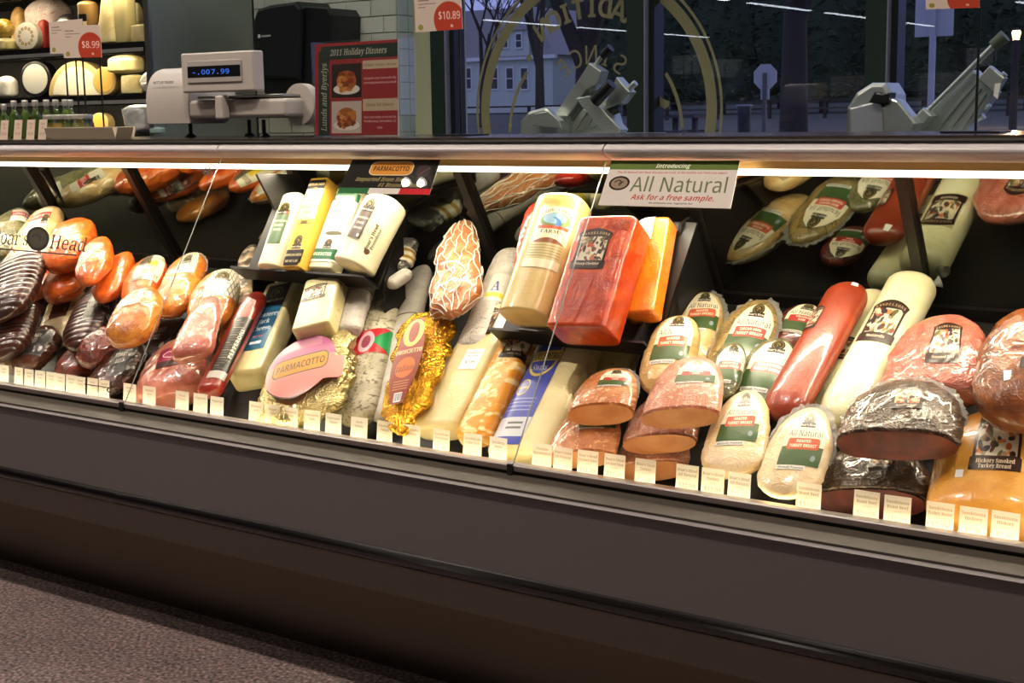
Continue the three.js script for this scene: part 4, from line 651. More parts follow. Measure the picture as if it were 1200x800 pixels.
// ---------------------------------------------------------------- risers, dividers, price cards and signs in the case
const atX = (px, py, X) => onPlane(px, py, V(X, 0, 0), V(1, 0, 0));
function riser(label, d, y, ang, x0, x1, top, lip, on) {
  let a0 = 0; for (const q of queue) if (q.s.on === on) for (const p of q.pts) a0 = Math.min(a0, (-p.z - d) * Math.cos(ang) + (p.y - y) * Math.sin(ang)); a0 = Math.max(-0.02, a0 - 0.004);
  const g = thing('display_riser', label, 'display riser', V((x0 + x1) / 2, slopeY(d + 0.03), -(d + 0.03)), 'black risers on the sloped deck');
  const loc = (geo) => { geo.translate(-g.position.x, -g.position.y, -g.position.z); return geo; };
  const c = Math.cos(ang), s = Math.sin(ang), nx = -s, ny = c;   // in (d,y): along (c,s), out of the board (-s, c)
  const pt = (a, o) => [d + a * c + o * nx, y + a * s + o * ny];
  part('backboard', loc(sweep([pt(a0, -0.008), pt(a0, -0.001), pt(top, -0.001), pt(top, -0.008)], x0, x1)), M.black, g);
  part('lip', loc(sweep([pt(a0 - 0.006, -0.008), pt(a0 - 0.006, lip), pt(a0, lip), pt(a0, -0.008)], x0, x1)), M.black, g);
  for (const x of [x0, x1 - 0.006]) part('side_leg', loc(sweep([[d + 0.015, y - 0.004], [d + 0.015, slopeY(d + 0.015) + 0.001], [d + 0.1, slopeY(d + 0.1) + 0.001], pt(0.16, -0.009)], x, x + 0.006)), M.black, g);
  return g;
}
{
  const xa = atZ(290, 318, 2.725).x, xb = atZ(446, 330, 2.725).x;
  riser('black riser holding the ivory cheese logs and cartons', 2.725, 0.852, 57 * RAD, xa, xb, 0.205, 0.06, 'left');
  const xc = atZ(588, 372, 2.64).x, xd = atZ(760, 395, 2.64).x;
  riser('black riser holding the farm label log and orange cheese blocks', 2.64, 0.765, 54 * RAD, xc, xd + 0.02, 0.31, 0.05, 'right');
}
M.dullBlack = std(0x050404, 0.6);
function divider(label, X, pix) {
  const pts = pix.map(([x, y]) => { const p = atX(x, y, X); return [-p.z, p.y]; });
  const g = sweep(pts, X - 0.004, X + 0.004); return solo('case_divider', g, M.dullBlack, label, 'divider');
}
divider('large black divider panel beside the orange cheese riser', -1.535, [[742, 404], [795, 286], [797, 262], [808, 254], [872, 350], [870, 372], [800, 416]]);
divider('black divider panel above the heap of orange hams', -3.86, [[46, 200], [84, 200], [150, 300], [120, 300]]);
divider('black divider panel behind the ivory cheese logs', -2.74, [[300, 204], [354, 204], [372, 234], [322, 246]]);

// price cards standing on the deck strip behind the glass
const cardText = [['Roast', 'Beef', '$9.99'], ['Smoked', 'Ham', '$7.99'], ['Honey', 'Turkey', '$8.49'], ['Pepperoni', '', '$6.99'], ['Monterey', 'Jack', '$7.49'], ['Pepper', 'Jack', '$7.49'], ['Parmacotto', 'Ham', '$13.99'], ['Sopressata', 'Salami', '$11.99'], ['Herb', 'Salami', '$12.99'], ['Prosciutto', 'Italiano', '$17.99'], ['Sandelsons', 'Provolone', '$7.99'], ['Sandelsons', 'Colby Jack', '$6.49'], ['Jarlsberg', 'Swiss', '$6.99'], ["Boar's Head", 'All Natural', '$12.99'], ["Boar's Head", 'Smoked Ham', '$11.99'], ["Boar's Head", 'Turkey', '$12.99'], ["Sandelsons", 'Roast Beef', '$10.99'], ['Sandelsons', 'Turkey Breast', '$7.99'], ['Sandelsons', 'Hickory', '$7.99'], ['Cheddar', 'Horseradish', '$14.99']];
const CW = 128, CH = 152, cardTex = canvasTex(CW * 5, CH * 4, (x) => {
  cardText.forEach((l, i) => { const a = (i % 5) * CW, b = Math.floor(i / 5) * CH; x.fillStyle = '#f6f2e6'; x.fillRect(a, b, CW, CH); txt(x, l[0], a + 64, b + 30, 20, '#96793c', '{}px serif', 112); txt(x, l[1], a + 64, b + 54, 20, '#96793c', '{}px serif', 112); txt(x, l[2], a + 64, b + 110, 30, '#8d8878', '{}px serif'); x.strokeStyle = '#cfc6a8'; x.strokeRect(a + 44, b + 76, 40, 1); });
});
M.card = phy({ color: 0xffffff, roughness: 0.9, map: cardTex, transmission: 0.7, thickness: 0 });
M.cardEdge = std(0xf2eee2, 0.6);
function cardGeo(i, w, h) {
  const g = new THREE.PlaneGeometry(w, h); g.translate(0, h / 2, 0); const u = g.attributes.uv, c = i % 5, r = Math.floor(i / 5);
  for (let k = 0; k < u.count; k++) { const front = true; const a = front ? u.getX(k) : 0.02, b = front ? u.getY(k) : 0.02; u.setXY(k, (c + 0.01 + a * 0.98) / 5, 1 - (r + 1 - b * 0.98 - 0.01) / 4); }
  return g;
}
const cards = [[4, 0, 'before the dark roast'], [22, 0, 'before the black label of the dark roast', 1], [35, 1, 'in the tight row under the roasts', 2], [47, 1, 'in the tight row under the roasts', 2], [59, 2, 'in the tight row under the roasts', 2], [71, 2, 'in the tight row under the roasts', 2], [83, 1, 'in the tight row under the roasts', 2], [95, 2, 'in the tight row under the roasts', 2], [108, 0, 'in the tight row under the roasts', 2], [122, 1, 'in the tight row under the roasts', 2], [152, 1, 'beside the glass joint under the labelled roast'], [174, 1, 'before the crimson label ham'], [213, 2, 'between pink half ham and pepperoni'], [234, 3, 'before the pepperoni log'], [255, 3, 'at the foot of the pepperoni label'], [299, 4, 'under the Monterey Jack block'], [320, 5, 'first before the gold foil ham', 1], [341, 6, 'under the middle of the foil ham'], [366, 6, 'under the edge of the foil ham'], [391, 7, 'between foil ham and herb salami'], [421, 8, 'before the herb salami'], [451, 7, 'before the grey paper salami'], [482, 9, 'before the bright gold foil pack'], [517, 10, 'before the provolone block'], [553, 11, 'before the marbled colby log'], [583, 12, 'before the blue label cheese beside the glass joint'], [634, 19, 'before the pale side of the blue label cheese'], [660, 13, 'before the orange brown half ham'], [688, 14, 'between the orange and the pink half hams'], [719, 14, 'before the edge of the pink half ham'], [756, 15, 'before the lowest pink half ham'], [804, 13, 'between half ham and pale turkey'], [834, 15, 'before the pale turkey with smooth skin'], [866, 13, 'between the two pale turkeys'], [947, 16, 'between bagged turkey and peppered beef'], [1014, 16, 'before the red cut face of the beef'], [1051, 16, 'before the peppered beef rind'], [1101, 17, 'before the edge of the hickory turkey'], [1140, 18, 'before the middle of the hickory turkey'], [1177, 18, 'under the caption of the hickory turkey']];
for (const [px, ti, where, n] of cards) {
  const p = atZ(px, 447 + 0.1575 * px, 2.334), h = 0.055, w = px < 140 ? 0.042 : 0.048;
  const c = solo('price_card', cardGeo(ti, w, h), M.card, 'small white price card ' + where, 'price card', n === 2 ? 'tight row of price cards' : 'price cards along the glass');
  c.position.set(p.x, Y0 + 0.0005, -2.330 - (px % 5) * 0.0012); c.rotation.set(-0.1, ((px * 7) % 11 - 5) * 0.012, 0);
}

// signs and lettering on the sloping glass
const gN = V(0, GT.d - GB.d, GT.y - GB.y).normalize(), gP = V(0, GB.y, -GB.d);
const onGlass = (x, y, off) => onPlane(x, y, gP.clone().addScaledVector(gN, off), gN);
function plate(c, n, thick, face, back, name, parent) {     // c: TL TR BR BL
  const P = [], U = [0, 1, 1, 1, 1, 0, 0, 0]; c.forEach((v) => P.push(v.x, v.y, v.z));
  const g = new THREE.BufferGeometry(); g.setAttribute('position', new THREE.Float32BufferAttribute(P, 3)); g.setAttribute('uv', new THREE.Float32BufferAttribute(U, 2)); g.setIndex([0, 3, 2, 0, 2, 1]); g.computeVertexNormals();
  part(name, g, face, parent);
  if (!thick) return;
  const b = c.map((v) => v.clone().addScaledVector(n, -thick)), f = c.map((v) => v.clone().addScaledVector(n, -0.0003)), q = [...f, ...b].flatMap((v) => [v.x, v.y, v.z]);
  const h = new THREE.BufferGeometry(); h.setAttribute('position', new THREE.Float32BufferAttribute(q, 3)); h.setIndex([0, 3, 2, 0, 2, 1, 4, 6, 7, 4, 5, 6, 0, 1, 5, 0, 5, 4, 3, 7, 6, 3, 6, 2, 0, 4, 7, 0, 7, 3, 1, 2, 6, 1, 6, 5]); 
  const h2 = h.toNonIndexed(); h2.computeVertexNormals(); part('backing', h2, back, parent);
}
function centred(g, c) { const o = c.reduce((a, v) => a.add(v), V(0, 0, 0)).multiplyScalar(1 / c.length); g.position.copy(o); return c.map((v) => v.clone().sub(o)); }
{
  const c = [[413, 187], [516, 187], [503, 228], [395, 226]].map(([x, y]) => onGlass(x, y, -0.002));
  const g = thing('hanging_sign', 'black sign with orange oval and Italian flag stripe on the glass', 'sign');
  plate(centred(g, c), gN, 0.0015, phy({ map: canvasTex(512, 256, (x) => {
    x.fillStyle = '#17130f'; x.fillRect(0, 0, 512, 256); x.fillStyle = '#2c6b3c'; x.fillRect(0, 214, 172, 42); x.fillStyle = '#d9d2cb'; x.fillRect(172, 214, 172, 42); x.fillStyle = '#c0222c'; x.fillRect(344, 214, 168, 42);
    x.beginPath(); x.roundRect(128, 16, 246, 100, 36); x.fillStyle = '#d08a32'; x.fill(); x.lineWidth = 6; x.strokeStyle = '#d9c7a4'; x.stroke(); txt(x, 'PARMACOTTO', 250, 68, 50, '#24160c', 'bold {}px sans-serif', 210);
    txt(x, 'Imported from Italy', 214, 148, 40, '#c9b87a', 'italic {}px serif', 290); txt(x, '#1 Brand in Italy', 330, 190, 38, '#c9b87a', 'italic {}px serif', 240);
    const o = x.createRadialGradient; oval(x, 438, 84, 40, 52, '#3a2a2c'); x.strokeStyle = '#6d5550'; x.lineWidth = 5; x.beginPath(); x.moveTo(420, 110); x.lineTo(470, 60); x.stroke();
  }), roughness: 0.75, specularIntensity: 0.3 }), M.black, 'sign_face', g);
  const d = [[717, 188], [867, 188], [856, 244], [701, 240]].map(([x, y]) => onGlass(x, y, 0.004));
  const k = thing('hanging_sign', 'white and green All Natural sample sign on the glass joint', 'sign');
  plate(centred(k, d), gN, 0.0015, phy({ map: canvasTex(768, 288, (x) => {
    x.fillStyle = '#cfc6bd'; x.fillRect(0, 0, 768, 288); x.fillStyle = '#5d7034'; x.fillRect(0, 0, 768, 58); txt(x, 'Introducing', 384, 34, 36, '#dfe0cc', 'italic bold {}px sans-serif'); txt(x, 'The All Natural Deli Meat line you can trust, in the Quality and Taste you expect', 384, 76, 17, '#b05a4a');
    oval(x, 88, 146, 62, 46, '#2a1d1a'); oval(x, 88, 146, 50, 35, '#8d7a66'); x.strokeStyle = '#4a3a30'; x.lineWidth = 8; x.beginPath(); x.arc(80, 148, 20, 3.4, 6.6); x.stroke(); x.beginPath(); x.arc(104, 152, 14, 2.4, 5.4); x.stroke();
    txt(x, 'All Natural', 448, 152, 128, '#666f4c', '{}px sans-serif', 570); txt(x, 'Ask for a free sample.', 424, 232, 46, '#b34a3e', 'italic bold {}px sans-serif'); txt(x, 'No antibiotics ever, Vegetarian fed', 424, 266, 15, '#4a4540');
  }), roughness: 0.75, specularIntensity: 0.3 }), M.white, 'sign_face', k);
  const print = (tex) => phy({ map: tex, roughness: 0.4, transparent: true, alphaTest: 0.3, side: THREE.DoubleSide });
  const e = [[-12, 258], [106, 270], [104, 306], [-14, 296]].map(([x, y]) => onGlass(x, y, 0.002));
  const s = thing('glass_lettering', 'black script maker name with oval emblem printed on the front glass', 'lettering');
  plate(centred(s, e), gN, 0, print(canvasTex(512, 160, (x) => { txt(x, "Boar's", 112, 80, 92, '#2c261a', 'italic {}px serif', 190); txt(x, 'Head', 404, 80, 100, '#1b160e', 'italic {}px serif', 180); oval(x, 258, 70, 58, 62, '#15120c'); oval(x, 258, 70, 44, 48, '#3a3626'); x.strokeStyle = '#1c180e'; x.lineWidth = 8; x.beginPath(); x.arc(250, 74, 22, 3.4, 6.6); x.stroke(); x.fillStyle = '#2c261a'; x.fillRect(30, 134, 420, 6); })), null, 'print', s);
  const scroll = (x, w, h) => { x.strokeStyle = '#1e1a12'; x.lineWidth = 7; for (const [cx, cy, r, a] of [[0.72, 0.35, 16, 0], [0.86, 0.25, 14, 2], [0.82, 0.7, 16, 4], [0.64, 0.66, 14, 1]]) { x.beginPath(); x.arc(cx * w, cy * h, r, a, a + 4.6); x.stroke(); } x.lineWidth = 5; x.beginPath(); x.moveTo(4, h * 0.45); x.lineTo(w * 0.7, h * 0.55); x.stroke(); };
  const q1 = [[98, 440], [146, 444], [146, 466], [98, 462]].map(([x, y]) => onGlass(x, y, 0.002)), s1 = thing('glass_ornament', 'black scroll ornament printed low on the front glass', 'lettering');
  plate(centred(s1, q1), gN, 0, print(canvasTex(256, 128, scroll)), null, 'print', s1);
  const q2 = [[230, 190], [251, 190], [247, 208], [226, 208]].map(([x, y]) => onGlass(x, y, 0.002)), s2 = thing('glass_ornament', 'black scroll ornament printed at the top of the glass', 'lettering');
  plate(centred(s2, q2), gN, 0, print(canvasTex(128, 128, scroll)), null, 'print', s2);
}

// ---------------------------------------------------------------- things standing on the case top
const CT = 1.21;
function topSpot(px, D) { return V(atZ(px, 150, D).x, CT, -D); }
M.scaleGrey = std(0xb7aea6, 0.42); M.scaleDark = std(0x7d7670, 0.45); M.plasticBlack = std(0x101112, 0.35);
{ // counter scale with customer display
  const D = 2.98, s = topSpot(282, D), g = thing('counter_scale', 'grey counter scale with printer drum and blue lit customer display', 'scale', s);
  const P = (x, y, d = D) => atZ(x, y, d).sub(s);
  const w = (a, b) => P(b, 100).x - P(a, 100).x, X = (x) => P(x, 110).x, Yh = (y, x = 280) => P(x, y).y;
  // printer drum: rounded housing, its flat end toward the display
  const sh = new THREE.Shape(); sh.moveTo(-0.085, 0.02); sh.quadraticCurveTo(-0.1, 0.16, -0.02, 0.172); sh.lineTo(0.055, 0.172); sh.quadraticCurveTo(0.09, 0.168, 0.09, 0.1); sh.quadraticCurveTo(0.09, 0.03, 0.045, 0.018); sh.lineTo(-0.085, 0.02);
  const drum = new THREE.ExtrudeGeometry(sh, { depth: w(204, 252), bevelEnabled: true, bevelSize: 0.006, bevelThickness: 0.006, bevelSegments: 3, curveSegments: 20 }); drum.rotateY(Math.PI / 2); drum.translate(X(205), Yh(141) - 0.02, 0.02);
  const dr = part('printer_housing', drum, M.scaleGrey, g);
  const nm = part('name_print', new THREE.PlaneGeometry(0.092, 0.017), phy({ map: canvasTex(256, 48, (x) => { txt(x, 'METTLER TOLEDO', 128, 24, 30, '#33302e'); }), transparent: true, alphaTest: 0.3, roughness: 0.5 }), dr); nm.position.set(X(226), Yh(95), 0.113); nm.rotation.x = -0.12;
  const body = rbox(w(250, 366), Math.abs(Yh(138) - Yh(117)), 0.26, 0.012); const bd = part('platform_body', body, M.scaleGrey, g); bd.position.set((X(250) + X(366)) / 2, (Yh(138) + Yh(117)) / 2, -0.02);
  const pan = part('weighing_pan', rbox(w(262, 362), 0.008, 0.27, 0.003), M.steel, g); pan.position.set((X(262) + X(362)) / 2, Yh(114), -0.03);
  const stem = part('display_stem', rbox(0.035, 0.07, 0.03, 0.008), M.scaleGrey, g); stem.position.set(X(297), Yh(126), 0.125);
  const hb = part('display_head', rbox(w(258, 338), 0.112, 0.045, 0.006, 3), M.scaleGrey, g); hb.position.set((X(258) + X(338)) / 2, Yh(86), 0.12); hb.rotation.y = 0.05;
  const bz = part('display_bezel', rbox(w(263, 323), 0.062, 0.004, 0.002), std(0xa8a19c, 0.4), hb); bz.position.set(-0.008, 0.002, 0.024);
  const sc = part('display_screen', new THREE.PlaneGeometry(w(264, 322), 0.032), phy({ map: canvasTex(256, 64, (x) => { x.fillStyle = '#0a0b10'; x.fillRect(0, 0, 256, 64); }), roughness: 0.15, emissive: 0xffffff, emissiveIntensity: 1.1, emissiveMap: canvasTex(256, 64, (x) => { x.fillStyle = '#000'; x.fillRect(0, 0, 256, 64); txt(x, '-.00', 66, 34, 38, '#3a6fe0', 'bold {}px monospace'); txt(x, '7.99', 160, 34, 38, '#3a6fe0', 'bold {}px monospace'); }) }), hb); sc.position.set(-0.008, 0.002, 0.0265); sc.userData.label = 'black screen with blue digits';
  for (const [x, z] of [[239, 0.06], [325, 0.06], [262, -0.1], [345, -0.1]]) { const f = part('foot', lathe([[0.016, 0], [0.018, 0.004], [0.006, 0.012], [0.006, 0.05]], 16), M.plasticBlack, g); f.position.set(X(x), 0, z); }
  const disc = part('side_cover', new THREE.CylinderGeometry(0.058, 0.058, 0.03, 28), M.scaleGrey, g); disc.rotation.x = Math.PI / 2; disc.position.set(X(360), Yh(124), 0.02);
}
{ // acrylic stand with the printed dinner sheet
  const D = 2.86, c = [[369, 52], [466, 46], [466, 149], [369, 150]].map(([x, y]) => atZ(x, y, D)); const g = thing('sign_stand', 'clear acrylic stand holding red and green holiday dinners sheet', 'sign');
  const q = centred(g, c); q.forEach((v, i) => { if (i > 1) v.y = CT - g.position.y + 0.004; });
  plate(q, V(0, 0, 1), 0.002, phy({ roughness: 0.2, map: canvasTex(512, 512, (x) => {
    x.fillStyle = '#8e2a2c'; x.fillRect(0, 0, 512, 512); x.fillStyle = '#26332a'; x.fillRect(40, 16, 472, 74); x.fillRect(24, 40, 70, 472); txt(x, '2011 Holiday Dinners', 270, 52, 46, '#cfcdb8', 'italic {}px serif', 350);
    x.save(); x.translate(58, 300); x.rotate(-1.57); txt(x, 'Lunds and Byerlys', 0, 0, 46, '#bfc0a6', 'italic {}px serif', 380); x.restore();
    const food = (a, b, w, h, bg, seed) => { x.fillStyle = bg; x.fillRect(a, b, w, h); const r = rng(seed); oval(x, a + w / 2, b + h * 0.75, w * 0.44, h * 0.16, '#d6d0c4'); oval(x, a + w / 2, b + h * 0.5, w * 0.33, h * 0.3, '#9a5a26'); for (let i = 0; i < 22; i++) oval(x, a + w * (0.22 + 0.56 * r()), b + h * (0.3 + 0.5 * r()), 10 + 10 * r(), 7 + 8 * r(), ['#b87430', '#7a3a1c', '#c98c4a', '#8a2f24'][i % 4]); };
    food(106, 116, 186, 186, '#2b1d18', 3); food(106, 322, 186, 178, '#b9aca0', 8);
    x.fillStyle = '#b9a88a'; x.fillRect(300, 104, 212, 46); x.fillRect(300, 312, 212, 66); txt(x, 'Holiday Turkey Dinner', 404, 128, 18, '#4a3a2c', '{}px serif'); txt(x, 'Prime Rib Dinner', 404, 344, 20, '#4a3a2c', '{}px serif');
    for (const [t, y] of [['Complete your meal with the', 200], ['accompaniments you need', 224], ['Place your order at the deli by', 412], ['Wednesday, December 21', 434], ['Deli', 470]]) txt(x, t, 404, y, 17, '#e2cfc6', '{}px serif', 196);
  }) }), M.white, 'printed_sheet', g);
  const acr = phy({ color: 0xffffff, transmission: 1, thickness: 0, roughness: 0.02, ior: 1.49 }), W0 = q[0].x, W1 = q[1].x, t0 = Math.max(q[0].y, q[1].y) + 0.005, b0 = CT - g.position.y;
  part('acrylic_front', box(W0 - 0.01, W1 + 0.01, b0, t0, 0.004, 0.006), acr, g); part('acrylic_back', box(W0 - 0.01, W1 + 0.01, b0, t0, -0.012, -0.010), acr, g);
  for (const x of [W0 - 0.01, W1 + 0.008]) part('acrylic_side', box(x, x + 0.003, b0, t0, -0.06, 0.006), acr, g);
  part('acrylic_base', box(W0 - 0.01, W1 + 0.01, b0, b0 + 0.003, -0.09, 0.01), acr, g);
}
// price signs on wire stands
const red = (price, top = true) => phy({ roughness: 0.4, map: canvasTex(256, 180, (x) => {
  x.fillStyle = '#cbb9ac'; x.fillRect(0, 0, 256, 180); x.save(); x.beginPath(); x.rect(100, 20, 156, 160); x.clip(); oval(x, 186, 128, 82, 88, '#b23c26'); x.restore(); txt(x, price, 188, 110, 52, '#efd9cc', '{}px sans-serif', 120); txt(x, 'lb', 200, 160, 18, '#efd9cc'); x.fillStyle = '#7d6d60'; x.fillRect(20, 28, 60, 6); x.fillRect(20, 46, 100, 4); x.fillRect(20, 62, 40, 4); oval(x, 30, 158, 14, 14, '#8d8a3c');
}) });
function wireSign(label, pix, D, price, legs) {
  const c = pix.map(([x, y]) => atZ(x, y, D)), g = thing('price_sign', label, 'sign', null, 'price signs on wire stands'); const q = centred(g, c);
  plate(q, V(0, 0, 1), 0.002, red(price), M.white, 'sign_face', g); const b = CT - g.position.y;
  for (const x of legs) { const p = atZ(x, 140, D).x - g.position.x; part('wire_leg', rod(V(p, b + 0.004, -0.004), V(p, q[0].y * 0.6, -0.004), 0.0028, 0.0028, 8), M.plasticBlack, g); }
  const pm = legs.reduce((a, x) => a + atZ(x, 140, D).x - g.position.x, 0) / legs.length; part('wire_base', box(pm - 0.06, pm + 0.06, b, b + 0.004, -0.045, 0.035), M.plasticBlack, g);
  return g;
}
wireSign('red and cream price sign on two wire legs among the small bottles', [[72, 30], [117, 29], [119, 67], [75, 68]], 2.96, '$8.99', [100, 120]);
wireSign('faded price sign standing behind another price sign near the bottles', [[57, 26], [96, 22], [98, 62], [59, 63]], 3.06, '', [80, 92]);
wireSign('red and cream price sign on a thin stand beside the window post', [[485, -6], [540, -9], [542, 34], [487, 38]], 2.95, '$10.89', [539]);
wireSign('price sign on a single wire beside the slicer', [[1084, -24], [1147, -26], [1148, 9], [1085, 11]], 2.9, '$11.99', [1143]);
// bottles, jars, price cards and tray
M.bottle = phy({ color: 0xf2fff2, transmission: 1, thickness: 0.01, roughness: 0.03, ior: 1.5 });
M.oil = phy({ color: 0x7d9a45, transmission: 0.35, roughness: 0.2, thickness: 0 });
M.cap = std(0xb9b5aa, 0.4, { metalness: 0.5 });
{
  const prof = [[0, 0], [0.017, 0.001], [0.019, 0.006], [0.019, 0.062], [0.016, 0.074], [0.0085, 0.088], [0.0075, 0.104], [0.009, 0.106]];
  const bg = lathe(prof, 20), og = lathe(prof.slice(0, 6).map(([r, y]) => [r * 0.86, y + 0.003]).concat([[0, 0.085]]), 18), cg = lathe([[0, 0.124], [0.0095, 0.123], [0.0105, 0.118], [0.0105, 0.104], [0.009, 0.103]], 16);
  [[18, 2.93], [31, 2.93], [43, 2.95], [56, 2.95], [67, 2.98], [78, 2.98], [84, 3.02], [6, 2.95]].forEach(([px, D], i) => {
    const g = thing('oil_bottle', i === 7 ? 'small clear glass oil bottle beside the first price tents' : 'small clear glass bottle of green oil with grey cap in the row', 'bottle', topSpot(px, D), i === 7 ? null : 'row of small oil bottles');
    g.scale.setScalar(i === 7 ? 0.94 : 1.02); part('glass', bg, M.bottle, g); part('oil', og, M.oil, g); part('cap', cg, M.cap, g);
  });
  const jg = lathe([[0, 0], [0.026, 0.001], [0.028, 0.006], [0.028, 0.05], [0.024, 0.06], [0.024, 0.066]], 22), jl = lathe([[0, 0.082], [0.025, 0.082], [0.0265, 0.079], [0.0265, 0.066], [0.024, 0.066]], 22), jo = lathe([[0, 0.003], [0.024, 0.004], [0.025, 0.052], [0, 0.054]], 18);
  const mats = [0x9a7d2c, 0xb08a34, 0x6d7a2c, 0xa89a4a, 0x8a6a2a];
  [[60, 2.90, 'olive'], [72, 2.90, 'amber'], [84, 2.90, 'green'], [95, 2.90, 'pale'], [101, 2.97, 'brown']].forEach(([px, D, w], i) => { const g = thing('small_jar', 'small lidded glass jar of ' + w + ' preserve beside the oil bottles', 'jar', topSpot(px, D), 'small preserve jars'); g.scale.setScalar(0.92); part('glass', jg, M.bottle, g); part('preserve', jo, std(mats[i], 0.35), g); part('lid', jl, M.cap, g); });
  const tray = thing('card_tray', 'shallow beige card tray at the foot of the wire sign', 'tray', topSpot(105, 2.83)); const tw = atZ(147, 150, 2.83).x - atZ(63, 150, 2.83).x, bm = std(0xb4a58c, 0.7);
  part('tray_floor', box(-tw / 2 + 0.02, tw / 2 - 0.02, 0, 0.004, -0.03, 0.03), bm, tray);
  for (const s of [-1, 1]) { const a = part('tray_side', box(-tw / 2 + 0.01, tw / 2 - 0.01, 0, 0.034, -0.0015, 0.0015), bm, tray); a.position.set(0, 0.002, s * 0.036); a.rotation.x = s * 0.3; const e = part('tray_end', box(-0.0015, 0.0015, 0, 0.034, -0.03, 0.03), bm, tray); e.position.set(s * (tw / 2 - 0.016), 0.002, 0); e.rotation.z = -s * 0.35; }
  const tent = canvasTex(96, 128, (x) => { x.fillStyle = '#c9b3a0'; x.fillRect(0, 0, 96, 128); txt(x, 'Olive', 48, 26, 20, '#7a4a36', '{}px serif'); txt(x, 'Oil', 48, 50, 20, '#7a4a36', '{}px serif'); txt(x, '$5.99', 48, 92, 26, '#7a5a46', '{}px serif'); });
  for (const px of [5, 21, 36, 50]) { const c = solo('price_tent', new THREE.BoxGeometry(0.040, 0.062, 0.0015), std(0xffffff, 0.6, { map: tent }), 'tan price card propped before the oil bottles', 'price card', 'tan price cards by the oil bottles'); const p = topSpot(px, 2.80); c.position.set(p.x, CT + 0.03, p.z); c.rotation.x = -0.16; }
}

// ---------------------------------------------------------------- behind the case: back counter, slicers, towel dispenser, cheese cooler
{
  const g = thing('back_counter', 'stainless back counter carrying the two meat slicers', 'counter', V(-1.2, 0, -4.75));
  part('cabinet', box(-2.9, 2.4, 0.1, 0.86, -0.32, 0.3), M.brushed, g); part('worktop', box(-2.95, 2.45, 0.86, 0.90, -0.36, 0.36), M.steel, g); part('plinth', box(-2.85, 2.35, 0, 0.1, -0.3, 0.24), M.dark, g);
}
M.alu = phy({ color: 0xbcc3bc, metalness: 0.8, roughness: 0.3 }); 
{ // slicer: tilted carriage and pusher arm, body under it
  const D = 4.62, at = atZ(680, 150, D), s = V(at.x, 0.9, -D), g = thing('meat_slicer', 'aluminium meat slicer with raised black knobbed pusher arm before the lettered window', 'slicer', s);
  const piece = (name, pix, d, th, mat, bev = 0.004) => part(name, outline(pix, d, th, bev).translate(-s.x, -s.y, -s.z), mat, g);
  const bot = (x) => [x, 172];
  piece('motor_body', [[612, 178], [614, 143], [622, 134], [640, 129], [652, 138], [654, 178]], D - 0.1, 0.18, M.alu, 0.012);
  piece('motor_cover', [[625, 146], [628, 134], [643, 131], [655, 142], [658, 150]], D - 0.15, 0.03, M.alu);
  piece('slide_rail', [[636, 156], [684, 87], [693, 96], [648, 160]], D - 0.04, 0.05, M.alu);
  piece('carriage_plate', [[646, 160], [690, 98], [712, 120], [724, 160]], D, 0.06, M.alu);
  for (let k = 0; k < 4; k++) piece('plate_rib', [[652 + k * 13, 160 - k * 4], [676 + k * 8, 124 - k * 2 + k * 6], [680 + k * 8, 127 + k * 4], [658 + k * 13, 160 - k * 4]], D - 0.012, 0.014, M.alu, 0.002);
  piece('side_fence', [[677, 116], [690, 113], [727, 152], [722, 160], [712, 160]], D - 0.05, 0.05, M.alu);
  piece('pusher_block', [[678, 96], [691, 75], [704, 84], [700, 98], [688, 104]], D - 0.05, 0.05, M.alu, 0.004);
  part('pusher_arm', rod(atZ(695, 80, D - 0.02).sub(s), atZ(708, 62, D - 0.02).sub(s), 0.008), M.alu, g);
  part('arm_knob', rod(atZ(706, 66, D - 0.02).sub(s), atZ(716, 56, D - 0.02).sub(s), 0.016, 0.018, 14), M.plasticBlack, g);
  part('grip', rod(atZ(697, 119, D - 0.08).sub(s), atZ(717, 98, D - 0.08).sub(s), 0.024, 0.022, 18), M.plasticBlack, g);
  piece('end_weight', [[708, 128], [723, 92], [737, 108], [728, 120]], D - 0.02, 0.045, M.alu, 0.004);
  part('thumb_screw', rod(atZ(733, 108, D).sub(s), atZ(745, 97, D).sub(s), 0.012), M.alu, g);
  part('adjust_knob', rod(atZ(712, 134, D).sub(s), atZ(726, 126, D).sub(s), 0.014, 0.018), M.plasticBlack, g);
  piece('base', [[616, 178], [616, 160], [728, 160], [728, 178]], D - 0.1, 0.32, M.alu, 0.01);
  part('foot', box(-0.25, 0.25, 0, 0.2, -0.12, 0.1), M.alu, g);
}
